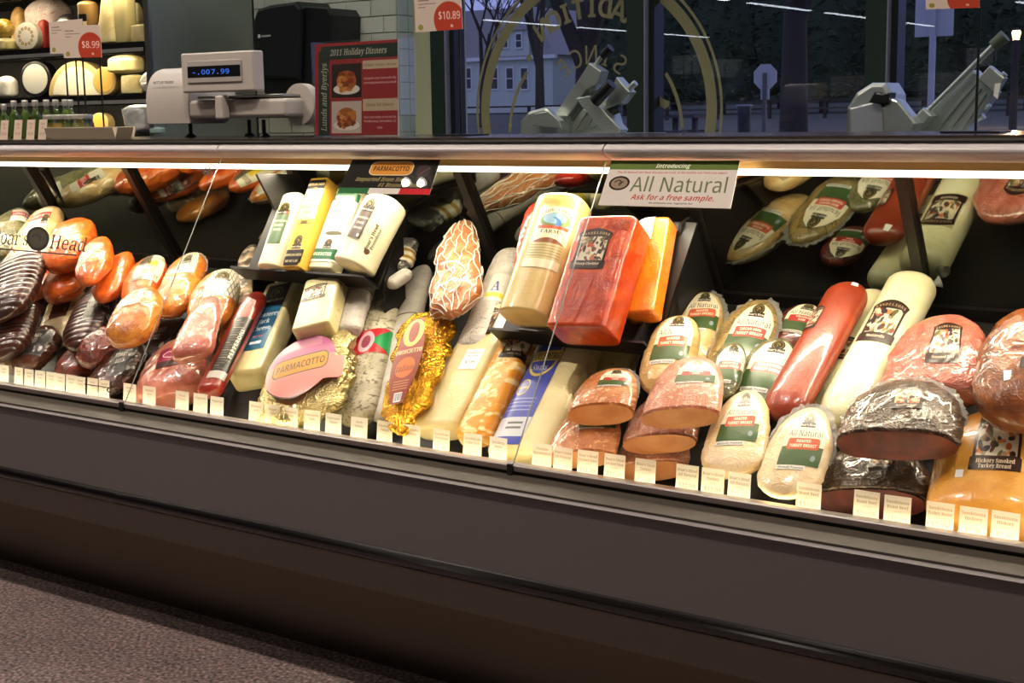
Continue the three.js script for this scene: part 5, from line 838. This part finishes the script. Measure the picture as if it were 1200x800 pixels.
{
  const D = 4.5, at = atZ(1085, 150, D), s = V(at.x, 0.9, -D), g = thing('meat_slicer', 'aluminium meat slicer with long slanted feed tray and round blade guard', 'slicer', s);
  const piece = (name, pix, d, th, mat, bev = 0.004) => part(name, outline(pix, d, th, bev).translate(-s.x, -s.y, -s.z), mat, g);
  piece('blade_guard', [[997, 178], [998, 128], [1008, 112], [1024, 102], [1036, 102], [1042, 112], [1043, 140], [1043, 178]], D - 0.1, 0.11, M.alu, 0.014);
  piece('guard_face', [[999, 160], [998, 128], [1030, 120], [1040, 132], [1044, 160]], D - 0.13, 0.03, phy({ color: 0xc8ccd2, metalness: 0.7, roughness: 0.3 }), 0.005);
  piece('clamp', [[1020, 119], [1026, 109], [1034, 112], [1042, 110], [1040, 120], [1030, 120]], D - 0.16, 0.05, M.plasticBlack);
  piece('deflector', [[1038, 160], [1037, 128], [1045, 118], [1052, 120], [1072, 145], [1066, 160]], D - 0.14, 0.05, M.alu, 0.008);
  piece('rail_block', [[1063, 150], [1082, 129], [1090, 136], [1070, 158]], D - 0.09, 0.05, M.alu, 0.006);
  piece('feed_tray', [[1080, 156], [1088, 133], [1140, 84], [1164, 108], [1126, 162], [1096, 166]], D - 0.02, 0.07, M.alu, 0.004);
  for (let k = 0; k < 3; k++) piece('tray_rib', [[1092 + k * 12, 154 + k * 4], [1142 + k * 6, 96 + k * 6], [1144 + k * 6, 98 + k * 6], [1095 + k * 12, 156 + k * 4]], D - 0.03, 0.012, M.alu, 0.001);
  part('pusher_rod', rod(atZ(1087, 131, D - 0.06).sub(s), atZ(1166, 52, D - 0.06).sub(s), 0.010), M.alu, g);
  part('rod_grip', rod(atZ(1164, 54, D - 0.06).sub(s), atZ(1178, 42, D - 0.06).sub(s), 0.019, 0.021, 16), std(0x4f5a48, 0.5), g);
  piece('pusher_plate', [[1148, 92], [1160, 79], [1176, 92], [1166, 108]], D - 0.06, 0.03, M.alu, 0.004);
  part('pusher_pin', rod(atZ(1170, 94, D - 0.05).sub(s), atZ(1178, 86, D - 0.05).sub(s), 0.010), M.alu, g);
  part('hang_tag', outline([[1164, 112], [1166, 98], [1173, 97], [1169, 116]], D - 0.1, 0.003).translate(-s.x, -s.y, -s.z), M.white, g);
  for (const [x, y] of [[1150, 126], [1144, 140]]) part('adjust_knob', rod(atZ(x, y, D).sub(s), atZ(x + 8, y - 6, D).sub(s), 0.012, 0.016), M.alu, g);
  piece('base', [[1000, 180], [1000, 158], [1130, 162], [1130, 180]], D - 0.1, 0.3, M.alu, 0.01);
  part('foot', box(-0.26, 0.26, 0, 0.2, -0.12, 0.1), M.alu, g);
}
{ // paper towel dispenser on the tiled pier
  const D = 4.86, pts = [[301, 86], [300, 24], [306, 14], [316, 11], [352, 7], [386, 13], [388, 20], [388, 110], [330, 110], [306, 104]], s = atZ(346, 60, D), g = thing('towel_dispenser', 'black paper towel dispenser mounted on the tiled wall', 'dispenser', s.clone());
  part('cover', outline([[303, 88], [301, 26], [306, 14], [318, 10], [348, 6], [352, 12], [350, 90]], D - 0.02, 0.2, 0.016).translate(-s.x, -s.y, -s.z), std(0x16191a, 0.28), g);
  part('body', outline([[349, 8], [384, 11], [388, 18], [388, 96], [382, 112], [312, 110], [306, 84], [350, 84]], D + 0.0, 0.19, 0.006).translate(-s.x, -s.y, -s.z), std(0x101213, 0.35), g);
  const l = part('maker_print', new THREE.PlaneGeometry(0.09, 0.024), phy({ map: canvasTex(192, 52, (x) => { rr(x, 4, 8, 34, 36, 4, '#d8dcda'); x.fillStyle = '#d8dcda'; txt(x, 'SAN JAMAR', 116, 28, 24, '#d8dcda'); }), transparent: true, alphaTest: 0.3, roughness: 0.5 }), g); const lp = atZ(311, 42, D - 0.04).sub(s); l.position.copy(lp); l.position.z += 0.006;
  part('wall_mount', box(-0.12, 0.12, -0.1, 0.1, -0.2, -0.18), M.plasticBlack, g);
}
// cheese cooler: stainless end panel, shelves, lamps, and every cheese a thing
const CD = 4.40, CE = -5.156;
const SY = [atZ(100, 158, CD).y, atZ(100, 112, CD).y, atZ(100, 53, CD).y, atZ(100, -20, CD).y];
{
  const g = thing('cheese_cooler', 'tall open cheese cooler with black shelves and stainless end panel', 'cooler', V(-7, 0, -4.73));
  const L = (geo) => geo.translate(7, 0, 4.73);
  part('end_panel', L(box(CE - 0.03, CE, 0, 2.6, -5.055, -CD)), M.brushed, g); part('end_trim', L(box(CE - 0.03, CE + 0.002, 0, 2.6, -CD - 0.012, -CD + 0.004)), M.steel, g);
  part('back_panel', L(box(-8.9, CE - 0.03, 0, 2.6, -5.055, -5.03)), std(0x0b0b0c, 0.6), g); part('cooler_base', L(box(-8.9, CE - 0.03, 0, 0.5, -5.03, -CD + 0.1)), M.dark, g); part('canopy', L(box(-8.9, CE, 2.4, 2.6, -5.055, -CD)), M.dark, g);
  SY.forEach((y) => {
    part('shelf', L(box(-8.9, CE - 0.032, y - 0.018, y, -5.02, -CD)), M.black, g);
    part('shelf_rail', L(box(-8.9, CE - 0.032, y - 0.05, y - 0.004, -CD, -CD + 0.012)), M.black, g);
    part('rail_strip', L(box(-8.9, CE - 0.032, y - 0.043, y - 0.026, -CD + 0.012, -CD + 0.016)), phy({ color: 0xb9b6ae, metalness: 0.6, roughness: 0.35 }), g);
    const t = part('shelf_lamp', L(box(-8.8, CE - 0.1, y - 0.030, y - 0.02, -CD - 0.05, -CD - 0.03)), std(0xffffff, 0.5, { emissive: 0xfff0cc, emissiveIntensity: 2 }), g);
    area(3.4, 0.03, 0xffeac0, COOLER_LAMP, V(-6.95, y - 0.034, -CD - 0.04), V(-6.95, y - 0.5, -CD - 0.2));
  });
}
M.rindY = std(0xc8b078, 0.5); M.paste = std(0xdcd4b0, 0.55); M.pasteW = std(0xe9e4cc, 0.55); M.wax = std(0x17151a, 0.3); M.holder = std(0xc9c2b2, 0.5);
M.paleCheese = food(mottle([214, 202, 158], [198, 182, 130], [164, 146, 96], { seed: 50 }), 0.35, 0.001);
M.wrapWhite = food(mottle([230, 228, 222], [204, 202, 198], null, { seed: 51 }), 0.25, 0.006);
function shelfThing(name, label, px, py, shelf, cat = 'cheese', D = CD + 0.12) { return thing(name, label, cat, V(atZ(px, py, D).x, SY[shelf] + 0.002, -D)); }
const pm = (px, py, D = CD + 0.12) => mpp(atZ(px, py, D));
function wheelFront(name, label, px, w, shelf, rindM, faceM, opt = {}) {   // wheel standing on edge, cut or whole, face to the front
  const D = opt.D || CD + 0.12, m = mpp(V(atZ(px, 90, D).x, SY[shelf], -D)), r = w * m / 2, g = shelfThing(name, label, px, 90, shelf, 'cheese', D), half = opt.half;
  const sh = new THREE.Shape(); if (half) { sh.absarc(0, 0, r, 0, Math.PI, false); } else sh.absarc(0, r, r, 0, Math.PI * 2, false);
  const geo = new THREE.ExtrudeGeometry(sh, { depth: opt.th || 0.06, bevelEnabled: true, bevelSize: 0.006, bevelThickness: 0.008, bevelSegments: 3, curveSegments: 36 }); geo.translate(0, 0.006, -(opt.th || 0.06)); part('rind', geo, rindM, g);
  const sf = new THREE.Shape(); if (half) { sf.absarc(0, 0, r * 0.86, 0, Math.PI, false); } else sf.absarc(0, r, r * 0.86, 0, Math.PI * 2, false);
  const fg = new THREE.ExtrudeGeometry(sf, { depth: 0.004, bevelEnabled: false, curveSegments: 36 }); { const u = fg.attributes.uv, q = fg.attributes.position; for (let i = 0; i < u.count; i++) u.setXY(i, 0.5 + q.getX(i) / r / 1.8, 0.5 + (q.getY(i) - (half ? 0 : r)) / r / 1.8); } part('face', fg.translate(0, 0.006, 0.006), faceM, g); g.rotation.x = -0.06; g.rotation.y = opt.turn ?? 0.3;
  return g;
}
function lump(name, label, px, w, h, shelf, mat, o = {}) {
  const D = o.D || CD + 0.1, m = mpp(V(atZ(px, 90, D).x, SY[shelf], -D)), g = shelfThing(name, label, px, 90, shelf, o.cat || 'cheese', D), lo = loft({ L: h * m, W: w * m, T: (o.k ?? 0.8) * w * m, n: o.n || 2.6, cap0: o.cap0 ?? 0.2, cap1: o.cap1 ?? 0.3, lump: o.lump ?? 0.03, lf: 16, wrink: o.wrink || 0, seed: px, nu: 32, nv: 24, taper0: o.taper0 ?? 1, taper1: o.taper1 ?? 1, flat: o.flat });
  const geo = lo.body(); geo.translate(0, (o.up || 0) * m, -lo.T / 2); part('body', geo, mat, g);
  if (o.label) { part('label', inRect(lo.patch(-0.3 * lo.W, 0.3 * lo.W, 0.25, 0.7), o.label.rect).translate(0, (o.up || 0) * m, -lo.T / 2), o.label.mat, g); }
  if (o.turn) g.rotation.y = o.turn; return g;
}
const flower = plainLab(canvasTex(128, 128, (x) => { x.fillStyle = '#c2beb6'; x.fillRect(0, 0, 128, 128); for (let i = 0; i < 12; i++) { const a = i / 12 * 6.283; oval(x, 64 + 44 * Math.cos(a), 64 + 44 * Math.sin(a), 9, 9, '#6d6552'); oval(x, 64 + 44 * Math.cos(a), 64 + 44 * Math.sin(a), 4, 4, '#c8a43c'); } }));
const scales = std(0xc2bdb0, 0.5);
wheelFront('round_cheese', 'half wheel of black waxed cheese with grey face on the lower shelf', 41, 40, 1, M.wax, std(0xa9a9a4, 0.4), {});
wheelFront('round_cheese', 'large pale cut cheese wheel with cream face behind the wire legs', 90, 76, 1, M.rindY, M.pasteW, { half: true, th: 0.09 });
wheelFront('round_cheese', 'grey flower patterned cheese wheel on the upper shelf', 34, 30, 2, M.holder, flower, { th: 0.04 });
wheelFront('round_cheese', 'small round orange cheese in clear wrap beside the pale wheel', 122, 30, 1, M.rindY, std(0xd8b05a, 0.35), { th: 0.05 });
wheelFront('round_cheese', 'golden round cheese in wrap on the bottom shelf behind the tray', 113, 22, 0, M.rindY, std(0xd8a84c, 0.35), { th: 0.05 });
wheelFront('round_cheese', 'small yellow half wheel high behind the black waxed cheese', 60, 24, 1, M.rindY, M.paste, { half: true, D: CD + 0.4 });
lump('cheese_block', 'yellow rind cheese roll lying on top of a wrapped drum', 149, 46, 22, 1, M.paleCheese, { up: 24, n: 4, k: 0.6, D: CD + 0.14 });
lump('cheese_drum', 'wrapped yellow cheese drum under the cheese roll', 155, 28, 23, 1, M.paleCheese, { n: 2.4, cap0: 0.08, cap1: 0.1, D: CD + 0.14 });
lump('wrapped_cheese', 'round cheese crumpled in white wrap at the stainless panel', 178, 26, 27, 1, M.wrapWhite, { lump: 0.06, wrink: 0.05, flat: true, cap0: 0.4, cap1: 0.45 });
lump('cheese_stack', 'two small white rind cheeses stacked at the shelf edge', 8, 24, 26, 1, M.wrapWhite, { n: 3 });
lump('cheese_bag', 'large white paper bag of cheese on the bottom shelf', 166, 48, 34, 0, M.wrapWhite, { n: 4, taper0: 0.85, cap1: 0.2, lump: 0.05, wrink: 0.03, D: CD + 0.06 });
lump('cheese_carton', 'small blue printed carton before the white paper bag', 181, 20, 8, 0, std(0x8fa8a4, 0.5), { n: 10, lump: 0, k: 0.4, D: CD + 0.01 });
lump('cheese_wedge', 'tall beige cheese wedge with dark leaf print on upper shelf', 134, 34, 56, 2, M.paleCheese, { n: 3, taper0: 1.1, taper1: 0.5, cap0: 0.06, cap1: 0.06, wrink: 0.02 });
lump('cheese_wedge', 'yellow upright cheese wedge between leaf wedge and slab', 151, 22, 58, 2, std(0xc8bc86, 0.5), { n: 6, lump: 0.01, cap0: 0.04, cap1: 0.04 });
lump('cheese_block', 'speckled beige cheese slab lying at the end panel', 173, 32, 21, 2, M.paleCheese, { n: 7, lump: 0.01, cap0: 0.08, cap1: 0.08, k: 0.6 });
lump('cheese_wedge', 'narrow cream cheese wedge standing behind the speckled slab', 165, 12, 50, 2, M.paste, { n: 6, lump: 0.01, D: CD + 0.28 });
lump('cheese_wedge', 'golden cheese wedge standing at the end panel behind the slab', 181, 14, 48, 2, M.rindY, { n: 6, lump: 0.01, D: CD + 0.28 });
lump('cheese_wedge', 'pale orange cut cheese wedge with white rind on upper shelf', 27, 22, 54, 2, food(mottle([222, 190, 120], [200, 150, 80], [240, 230, 210], { seed: 52 }), 0.3), { n: 3, taper1: 0.8, D: CD + 0.3 });
lump('cheese_pack', 'gold netted round cheese resting on a yellow block', 8, 26, 22, 2, food(mottle([210, 180, 80], [150, 120, 40], [240, 225, 160], { seed: 53, f2: 14, fleck: 0.05 }), 0.2), { up: 16, cap0: 0.4, cap1: 0.45 });
lump('cheese_block', 'pale yellow block under the gold netted cheese', 8, 30, 16, 2, M.paleCheese, { n: 8, lump: 0.01 });
lump('printed_bag', 'tall white and pink printed paper bag on upper shelf', 62, 52, 62, 2, food(mottle([222, 210, 204], [204, 176, 172], [150, 60, 56], { seed: 54, f2: 20, fleck: 0.24 }), 0.5), { n: 4, lump: 0.02, cat: 'bag', D: CD + 0.32 });
lump('red_carton', 'small red carton leaning beside the printed paper bag', 55, 14, 36, 2, std(0x9a2a22, 0.45), { n: 9, lump: 0, cat: 'carton', D: CD + 0.2 });
lump('dark_wheel', 'dark wrapped cheese round behind the wire price signs', 85, 36, 40, 2, food(mottle([40, 32, 40], [24, 20, 24], [140, 110, 120], { seed: 55 }), 0.2), { cap0: 0.3, cap1: 0.45, D: CD + 0.16 });
lump('label_jar', 'amber jar with black and cream label on upper shelf', 108, 26, 52, 2, std(0x8a6a3c, 0.3), { n: 2.2, cap0: 0.06, cap1: 0.1, cat: 'jar', label: lab(atlasTex(96, 96, (x) => { x.fillStyle = '#15120f'; x.fillRect(0, 0, 96, 96); x.fillStyle = '#d8c99a'; x.fillRect(0, 34, 96, 30); })) });

// ---------------------------------------------------------------- gold lettering on the window
{
  const cx = -3.29, cy = 1.275, R = 0.62, S = 1.4, g = thing('window_lettering', 'gold ring and mirrored lettering painted on the window glass', 'lettering', V(cx, cy, -WALL - 0.026));
  const t = canvasTex(1024, 1024, (x) => {
    x.translate(1024, 0); x.scale(-1, 1); x.translate(512, 512); const k = 1024 / S; x.strokeStyle = '#8d8660'; x.fillStyle = '#8d8660';
    x.lineWidth = 0.048 * k; x.beginPath(); x.arc(0, 0, (R - 0.045) * k, 0, 7); x.stroke(); x.lineWidth = 0.012 * k; x.beginPath(); x.arc(0, 0, R * k, 0, 7); x.stroke();
    x.lineWidth = 0.016 * k; x.beginPath(); x.arc(0, 0.1 * k, 0.44 * k, 3.2, 3.75); x.stroke(); x.beginPath(); x.arc(0, 0.1 * k, 0.44 * k, 5.6, 6.25); x.stroke();
    const arc = (s, r, a0, da, size, font) => s.split('').forEach((c, i) => { const a = a0 + da * i; x.save(); x.rotate(a); x.translate(0, -r * k); txt(x, c, 0, 0, size * k, '#8d8660', font); x.restore(); });
    arc('TRADITION', 0.44, -0.62, 0.155, 0.12, 'bold {}px sans-serif'); arc('SINCE', 0.24, -0.62, 0.32, 0.11, '{}px sans-serif'); oval(x, 0.33 * k, -0.24 * k, 0.014 * k, 0.014 * k, '#8d8660');
    txt(x, '1', -0.285 * k, 0.06 * k, 0.4 * k, '#8d8660', 'bold {}px serif'); txt(x, '9', -0.06 * k, 0.1 * k, 0.34 * k, '#8d8660', 'bold {}px serif'); txt(x, '3', 0.26 * k, 0.14 * k, 0.34 * k, '#8d8660', 'bold {}px serif');
  });
  part('print', new THREE.PlaneGeometry(S, S), phy({ map: t, roughness: 0.4, transparent: true, alphaTest: 0.4, side: THREE.DoubleSide }), g);
}

// ---------------------------------------------------------------- outdoors at dusk
M.asphalt = std(0x646260, 0.9); M.grass = std(0x565648, 1); M.bark = std(0x3a332c, 0.95); M.needle = std(0x34422c, 0.95, { side: THREE.DoubleSide }); M.twig = std(0x42392f, 0.95);
const gy = (D) => D < 9 ? 0 : (D - 9) * 0.022;
{
  const st = (name, d0, d1, y0, m) => struct(name, sweep([[d0, gy(d0) - 0.3], [d0, gy(d0) + y0], [d1, gy(d1) + y0], [d1, gy(d1) - 0.3]], -110, 60), m);
  st('pavement_near', WALL + 0.3, 14, -0.02, std(0x76736e, 0.9)); st('road', 14, 30, -0.02, M.asphalt); st('pavement_far', 30, 36, 0, std(0x8a867e, 0.9)); st('ground', 36, 140, 0, M.grass);
}
{ // pale house
  const D = 80, p0 = atZ(520, 122, D), p1 = atZ(648, 122, D), yB = gy(D) - 0.2, yE = atZ(600, 66, D).y, g = thing('house', 'pale two storey house with white framed windows across the road', 'house', V(p0.x, yB, -D));
  const w = p1.x - p0.x, he = yE - yB; const wallM = std(0xd0d6c6, 0.9), whiteM = std(0xeceae4, 0.8), roofM = std(0xa8a49e, 0.9), paneM = std(0x2a2c2e, 0.2);
  part('walls', box(0, w, 0, he, -9, 0), wallM, g);
  part('roof', extrude([[-0.4, 0], [w + 0.4, 0], [w - 1.5, 3.2], [1.5, 3.2]], 9.6).translate(0, he, -9.3), roofM, g);
  part('eaves', box(-0.4, w + 0.4, he - 0.25, he, 0, 0.35), whiteM, g);
  const win = (px, py, ww, hh, z = 0) => { const p = atZ(px, py, D).sub(g.position); const f = part('window', box(p.x - ww / 2, p.x + ww / 2, p.y - hh / 2, p.y + hh / 2, z, z + 0.08), whiteM, g); part('pane', box(p.x - ww / 2 + 0.1, p.x + ww / 2 - 0.1, p.y - hh / 2 + 0.12, p.y + hh / 2 - 0.12, z + 0.05, z + 0.1), paneM, f); part('glazing_bar', box(p.x - ww / 2 + 0.1, p.x + ww / 2 - 0.1, p.y - 0.03, p.y + 0.03, z + 0.09, z + 0.12), whiteM, f); };
  for (const x of [549, 580, 598, 615]) win(x, 92, 0.7, 1.6);
  const dp = atZ(606, 66, D).sub(g.position); part('dormer', box(dp.x - 1.3, dp.x + 1.3, he, he + 1.7, -3, 0.45), wallM, g); part('dormer_roof', extrude([[-1.6, 0], [1.6, 0], [0, 1.1]], 3.9).translate(dp.x, he + 1.7, -3.2), roofM, g);
  for (const x of [597, 613]) win(x, 48, 0.6, 1.1, 0.46);
}
{ // railing before the house
  const D = 56, g = thing('railing', 'long low railing across the road before the house', 'fence', V(atZ(600, 130, D).x, gy(D), -D)); const y1 = atZ(600, 124, D).y - gy(D);
  part('rail', box(-14, 26, y1 - 0.08, y1, -0.04, 0.04), M.bark, g); part('rail', box(-14, 26, y1 * 0.5, y1 * 0.5 + 0.06, -0.04, 0.04), M.bark, g);
  for (let x = -14; x <= 26; x += 2.5) part('post', box(x - 0.06, x + 0.06, 0, y1, -0.06, 0.06), M.bark, g);
}
function bare(label, px, D, h, r, seed, spread = 0.55) {
  const p = atZ(px, 140, D), g = thing('bare_tree', label, 'tree', V(p.x, gy(D) - 0.05, -D)), rnd = rng(seed), tr = [], br = [];
  (function grow(a, d, len, rad, lev) {
    const b = a.clone().addScaledVector(d, len); (lev < 2 ? tr : br).push(rod(a, b, rad, rad * 0.72, lev < 2 ? 10 : 4)); if (lev >= 6) return;
    const n = lev === 0 ? 4 : 2 + (rnd() > 0.6 ? 1 : 0);
    for (let i = 0; i < n; i++) grow(b.clone().addScaledVector(d, -len * 0.3 * rnd()), d.clone().add(V((rnd() - 0.5) * 2, (rnd() - 0.35), (rnd() - 0.5) * 2).multiplyScalar(spread)).normalize(), len * (0.62 + 0.22 * rnd()), rad * 0.62, lev + 1);
  })(V(0, 0, 0), V(0, 1, 0), h * 0.38, r, 0);
  part('trunk', mergeGeometries(tr), M.bark, g); part('branches', mergeGeometries(br), M.twig, g); return g;
}
bare('thick bare tree between the house and the window post', 688, 30, 7, 0.36, 11);
bare('slim bare tree standing before the house corner', 633, 42, 7, 0.2, 12);
bare('bare tree whose branches spread over the house roof', 566, 48, 6.5, 0.16, 13);
bare('bare street tree right of the stop sign', 930, 26, 8, 0.3, 15);
function evergreen(px, D, w, h, seed, label) {
  const p = atZ(px, 140, D), g = thing('evergreen_tree', label, 'tree', V(p.x, gy(D) - 0.05, -D), 'evergreens beyond the road'), rnd = rng(seed), P = [];
  for (let i = 0; i < 6000; i++) {
    const t = Math.sqrt(rnd()), yy = h * (1 - t * 0.94), rr0 = w * 0.5 * (0.15 + 0.85 * t) * Math.sqrt(rnd()), a = rnd() * 6.283, c = V(rr0 * Math.cos(a), yy, rr0 * Math.sin(a)), s = 0.15 + 0.35 * rnd();
    for (let k = 0; k < 3; k++) P.push(c.x + (rnd() - 0.5) * s * 1.6, c.y + (rnd() - 0.6) * s, c.z + (rnd() - 0.5) * s * 1.6);
  }
  const geo = new THREE.BufferGeometry(); geo.setAttribute('position', new THREE.Float32BufferAttribute(P, 3)); geo.computeVertexNormals();
  part('trunk', rod(V(0, 0, 0), V(0, h * 0.8, 0), 0.25, 0.08, 8), M.bark, g); part('inner_foliage', lathe([[0.1, h * 0.05], [w * 0.42, h * 0.08], [w * 0.3, h * 0.45], [w * 0.12, h * 0.8], [0, h * 0.95]], 14), M.needle, g); part('foliage', geo, M.needle, g);
}
[[735, 66, 4.6, 13], [790, 80, 5.6, 16], [845, 66, 4.6, 13], [915, 80, 5.6, 16], [965, 66, 4.6, 14], [1040, 80, 5.6, 16], [1085, 66, 4.6, 13], [1160, 80, 5.6, 16], [1205, 66, 4.6, 14]].forEach(([px, D, w, h], i) => evergreen(px, D, w, h, 30 + i, 'dense dark evergreen tree in the row beyond the road'));
M.wood = std(0x46503c, 1);
[[760, 108, 17], [860, 112, 19], [960, 106, 18], [1060, 112, 20], [1160, 106, 18], [1260, 112, 20]].forEach(([px, D, r], i) => {   // wooded rise closing the view
  const g = new THREE.SphereGeometry(1, 40, 26), q = g.attributes.position; for (let k = 0; k < q.count; k++) { const x = q.getX(k), y = q.getY(k), z = q.getZ(k), f = 1 + 0.12 * N.noise(x * 5 + i * 9, y * 5, z * 5) + 0.06 * N.noise(x * 13, y * 13, z * 13 + i); q.setXYZ(k, x * f * r * 0.8, y * f * r, z * f * r * 0.5); }
  g.computeVertexNormals(); const p = atZ(px, 140, D); g.translate(p.x, gy(D) - 2, -D); struct('hill_' + (i + 1), g, M.wood);
});
{ // stop sign seen from behind
  const D = 34, p = atZ(897, 90, D), g = thing('stop_sign', 'grey octagonal back of a road sign on a slim post', 'road sign', V(p.x, gy(D), -D)), r = 15 * mpp(p), y = p.y - gy(D);
  const oc = Array.from({ length: 8 }, (_, i) => { const a = (i + 0.5) * Math.PI / 4; return [r * 1.05 * Math.cos(a), r * 1.05 * Math.sin(a)]; });
  part('plate', extrude(oc, 0.02).translate(0, y, 0), std(0xb4b5b6, 0.45), g); part('lower_plate', box(-r * 0.36, r * 0.36, y - r * 1.75, y - r * 0.95, 0, 0.02), std(0xb4b5b6, 0.45), g); part('post', box(-0.05, 0.05, 0, y + r * 0.3, 0.021, 0.07), std(0x555555, 0.5), g);
}
{
  const D = 20, p = atZ(1095, 20, D), g = thing('road_sign', 'tall rounded back of a road sign on a pale post', 'road sign', V(p.x, gy(D), -D)), w = 46 * mpp(p), y0 = atZ(1095, 43, D).y - gy(D);
  const q = part('plate', rbox(w, 1.1, 0.02, 0.01), std(0xbcbcbc, 0.45), g); q.position.set(0, y0 + 0.55, 0); part('post', box(-0.04, 0.04, 0, y0 + 1, 0.011, 0.07), std(0xb8b8b8, 0.45), g);
}
{ // street lamp
  const D = 40, p = atZ(1191, 40, D), g = thing('street_lamp', 'lit globe street lamp on a dark post', 'street lamp', V(p.x, gy(D), -D)), y = p.y - gy(D), m = mpp(p);
  part('post', rod(V(0, 0, 0), V(0, y - 6.5 * m, 0), 0.11, 0.09, 10), M.bark, g); part('collar', lathe([[0.1, 0], [4.5 * m, 1.2 * m], [3 * m, 2 * m]], 14).translate(0, y - 8 * m, 0), M.bark, g);
  part('globe', lathe([[3 * m, -6 * m], [4 * m, -5 * m], [5.6 * m, 2 * m], [4 * m, 4.6 * m], [0, 5.4 * m]], 16).translate(0, y, 0), std(0xfff0d0, 0.4, { emissive: 0xffd8a0, emissiveIntensity: 2.2 }), g);
  part('lamp_hood', lathe([[4.6 * m, 4.2 * m], [3 * m, 6 * m], [0.8 * m, 7.4 * m], [0, 8 * m]], 14).translate(0, y, 0), M.bark, g);
  const l = new THREE.PointLight(0xffc890, 40, 0, 2); l.position.set(p.x, p.y, -D); l.castShadow = true; scene.add(l);
}
{
  const D = 30, p = atZ(872, 140, D), g = thing('litter_bin', 'dark round litter bin beside the road sign', 'litter bin', V(p.x, gy(D), -D)), m = mpp(p), y1 = atZ(872, 124, D).y - gy(D);
  part('bin_body', lathe([[0, 0], [7 * m, 0], [8 * m, y1 * 0.85], [8.4 * m, y1], [7 * m, y1]], 18), std(0x242424, 0.5), g); part('rim', new THREE.TorusGeometry(8.2 * m, 0.03, 8, 20).rotateX(Math.PI / 2).translate(0, y1, 0), std(0x7a7a78, 0.4), g);
}
{
  const D = 28, p = atZ(802, 140, D), g = thing('picnic_table', 'outdoor picnic table seen through the window', 'table', V(p.x, gy(D), -D)), y = atZ(802, 135, D).y - gy(D), m = mpp(p), dm = std(0x3c3834, 0.7);
  part('table_top', box(-24 * m, 24 * m, y - 0.06, y, -0.4, 0.4), dm, g); for (const x of [-12, 14]) part('leg', box(x * m - 0.05, x * m + 0.05, 0, y, -0.05, 0.05), dm, g); for (const z of [-0.75, 0.75]) part('bench', box(-22 * m, 22 * m, y * 0.55, y * 0.55 + 0.05, z - 0.14, z + 0.14), dm, g); for (const x of [-12, 14]) part('cross_beam', box(x * m - 0.04, x * m + 0.04, y * 0.5, y * 0.55, -0.8, 0.8), dm, g);
}

renderer.render(scene, camera);
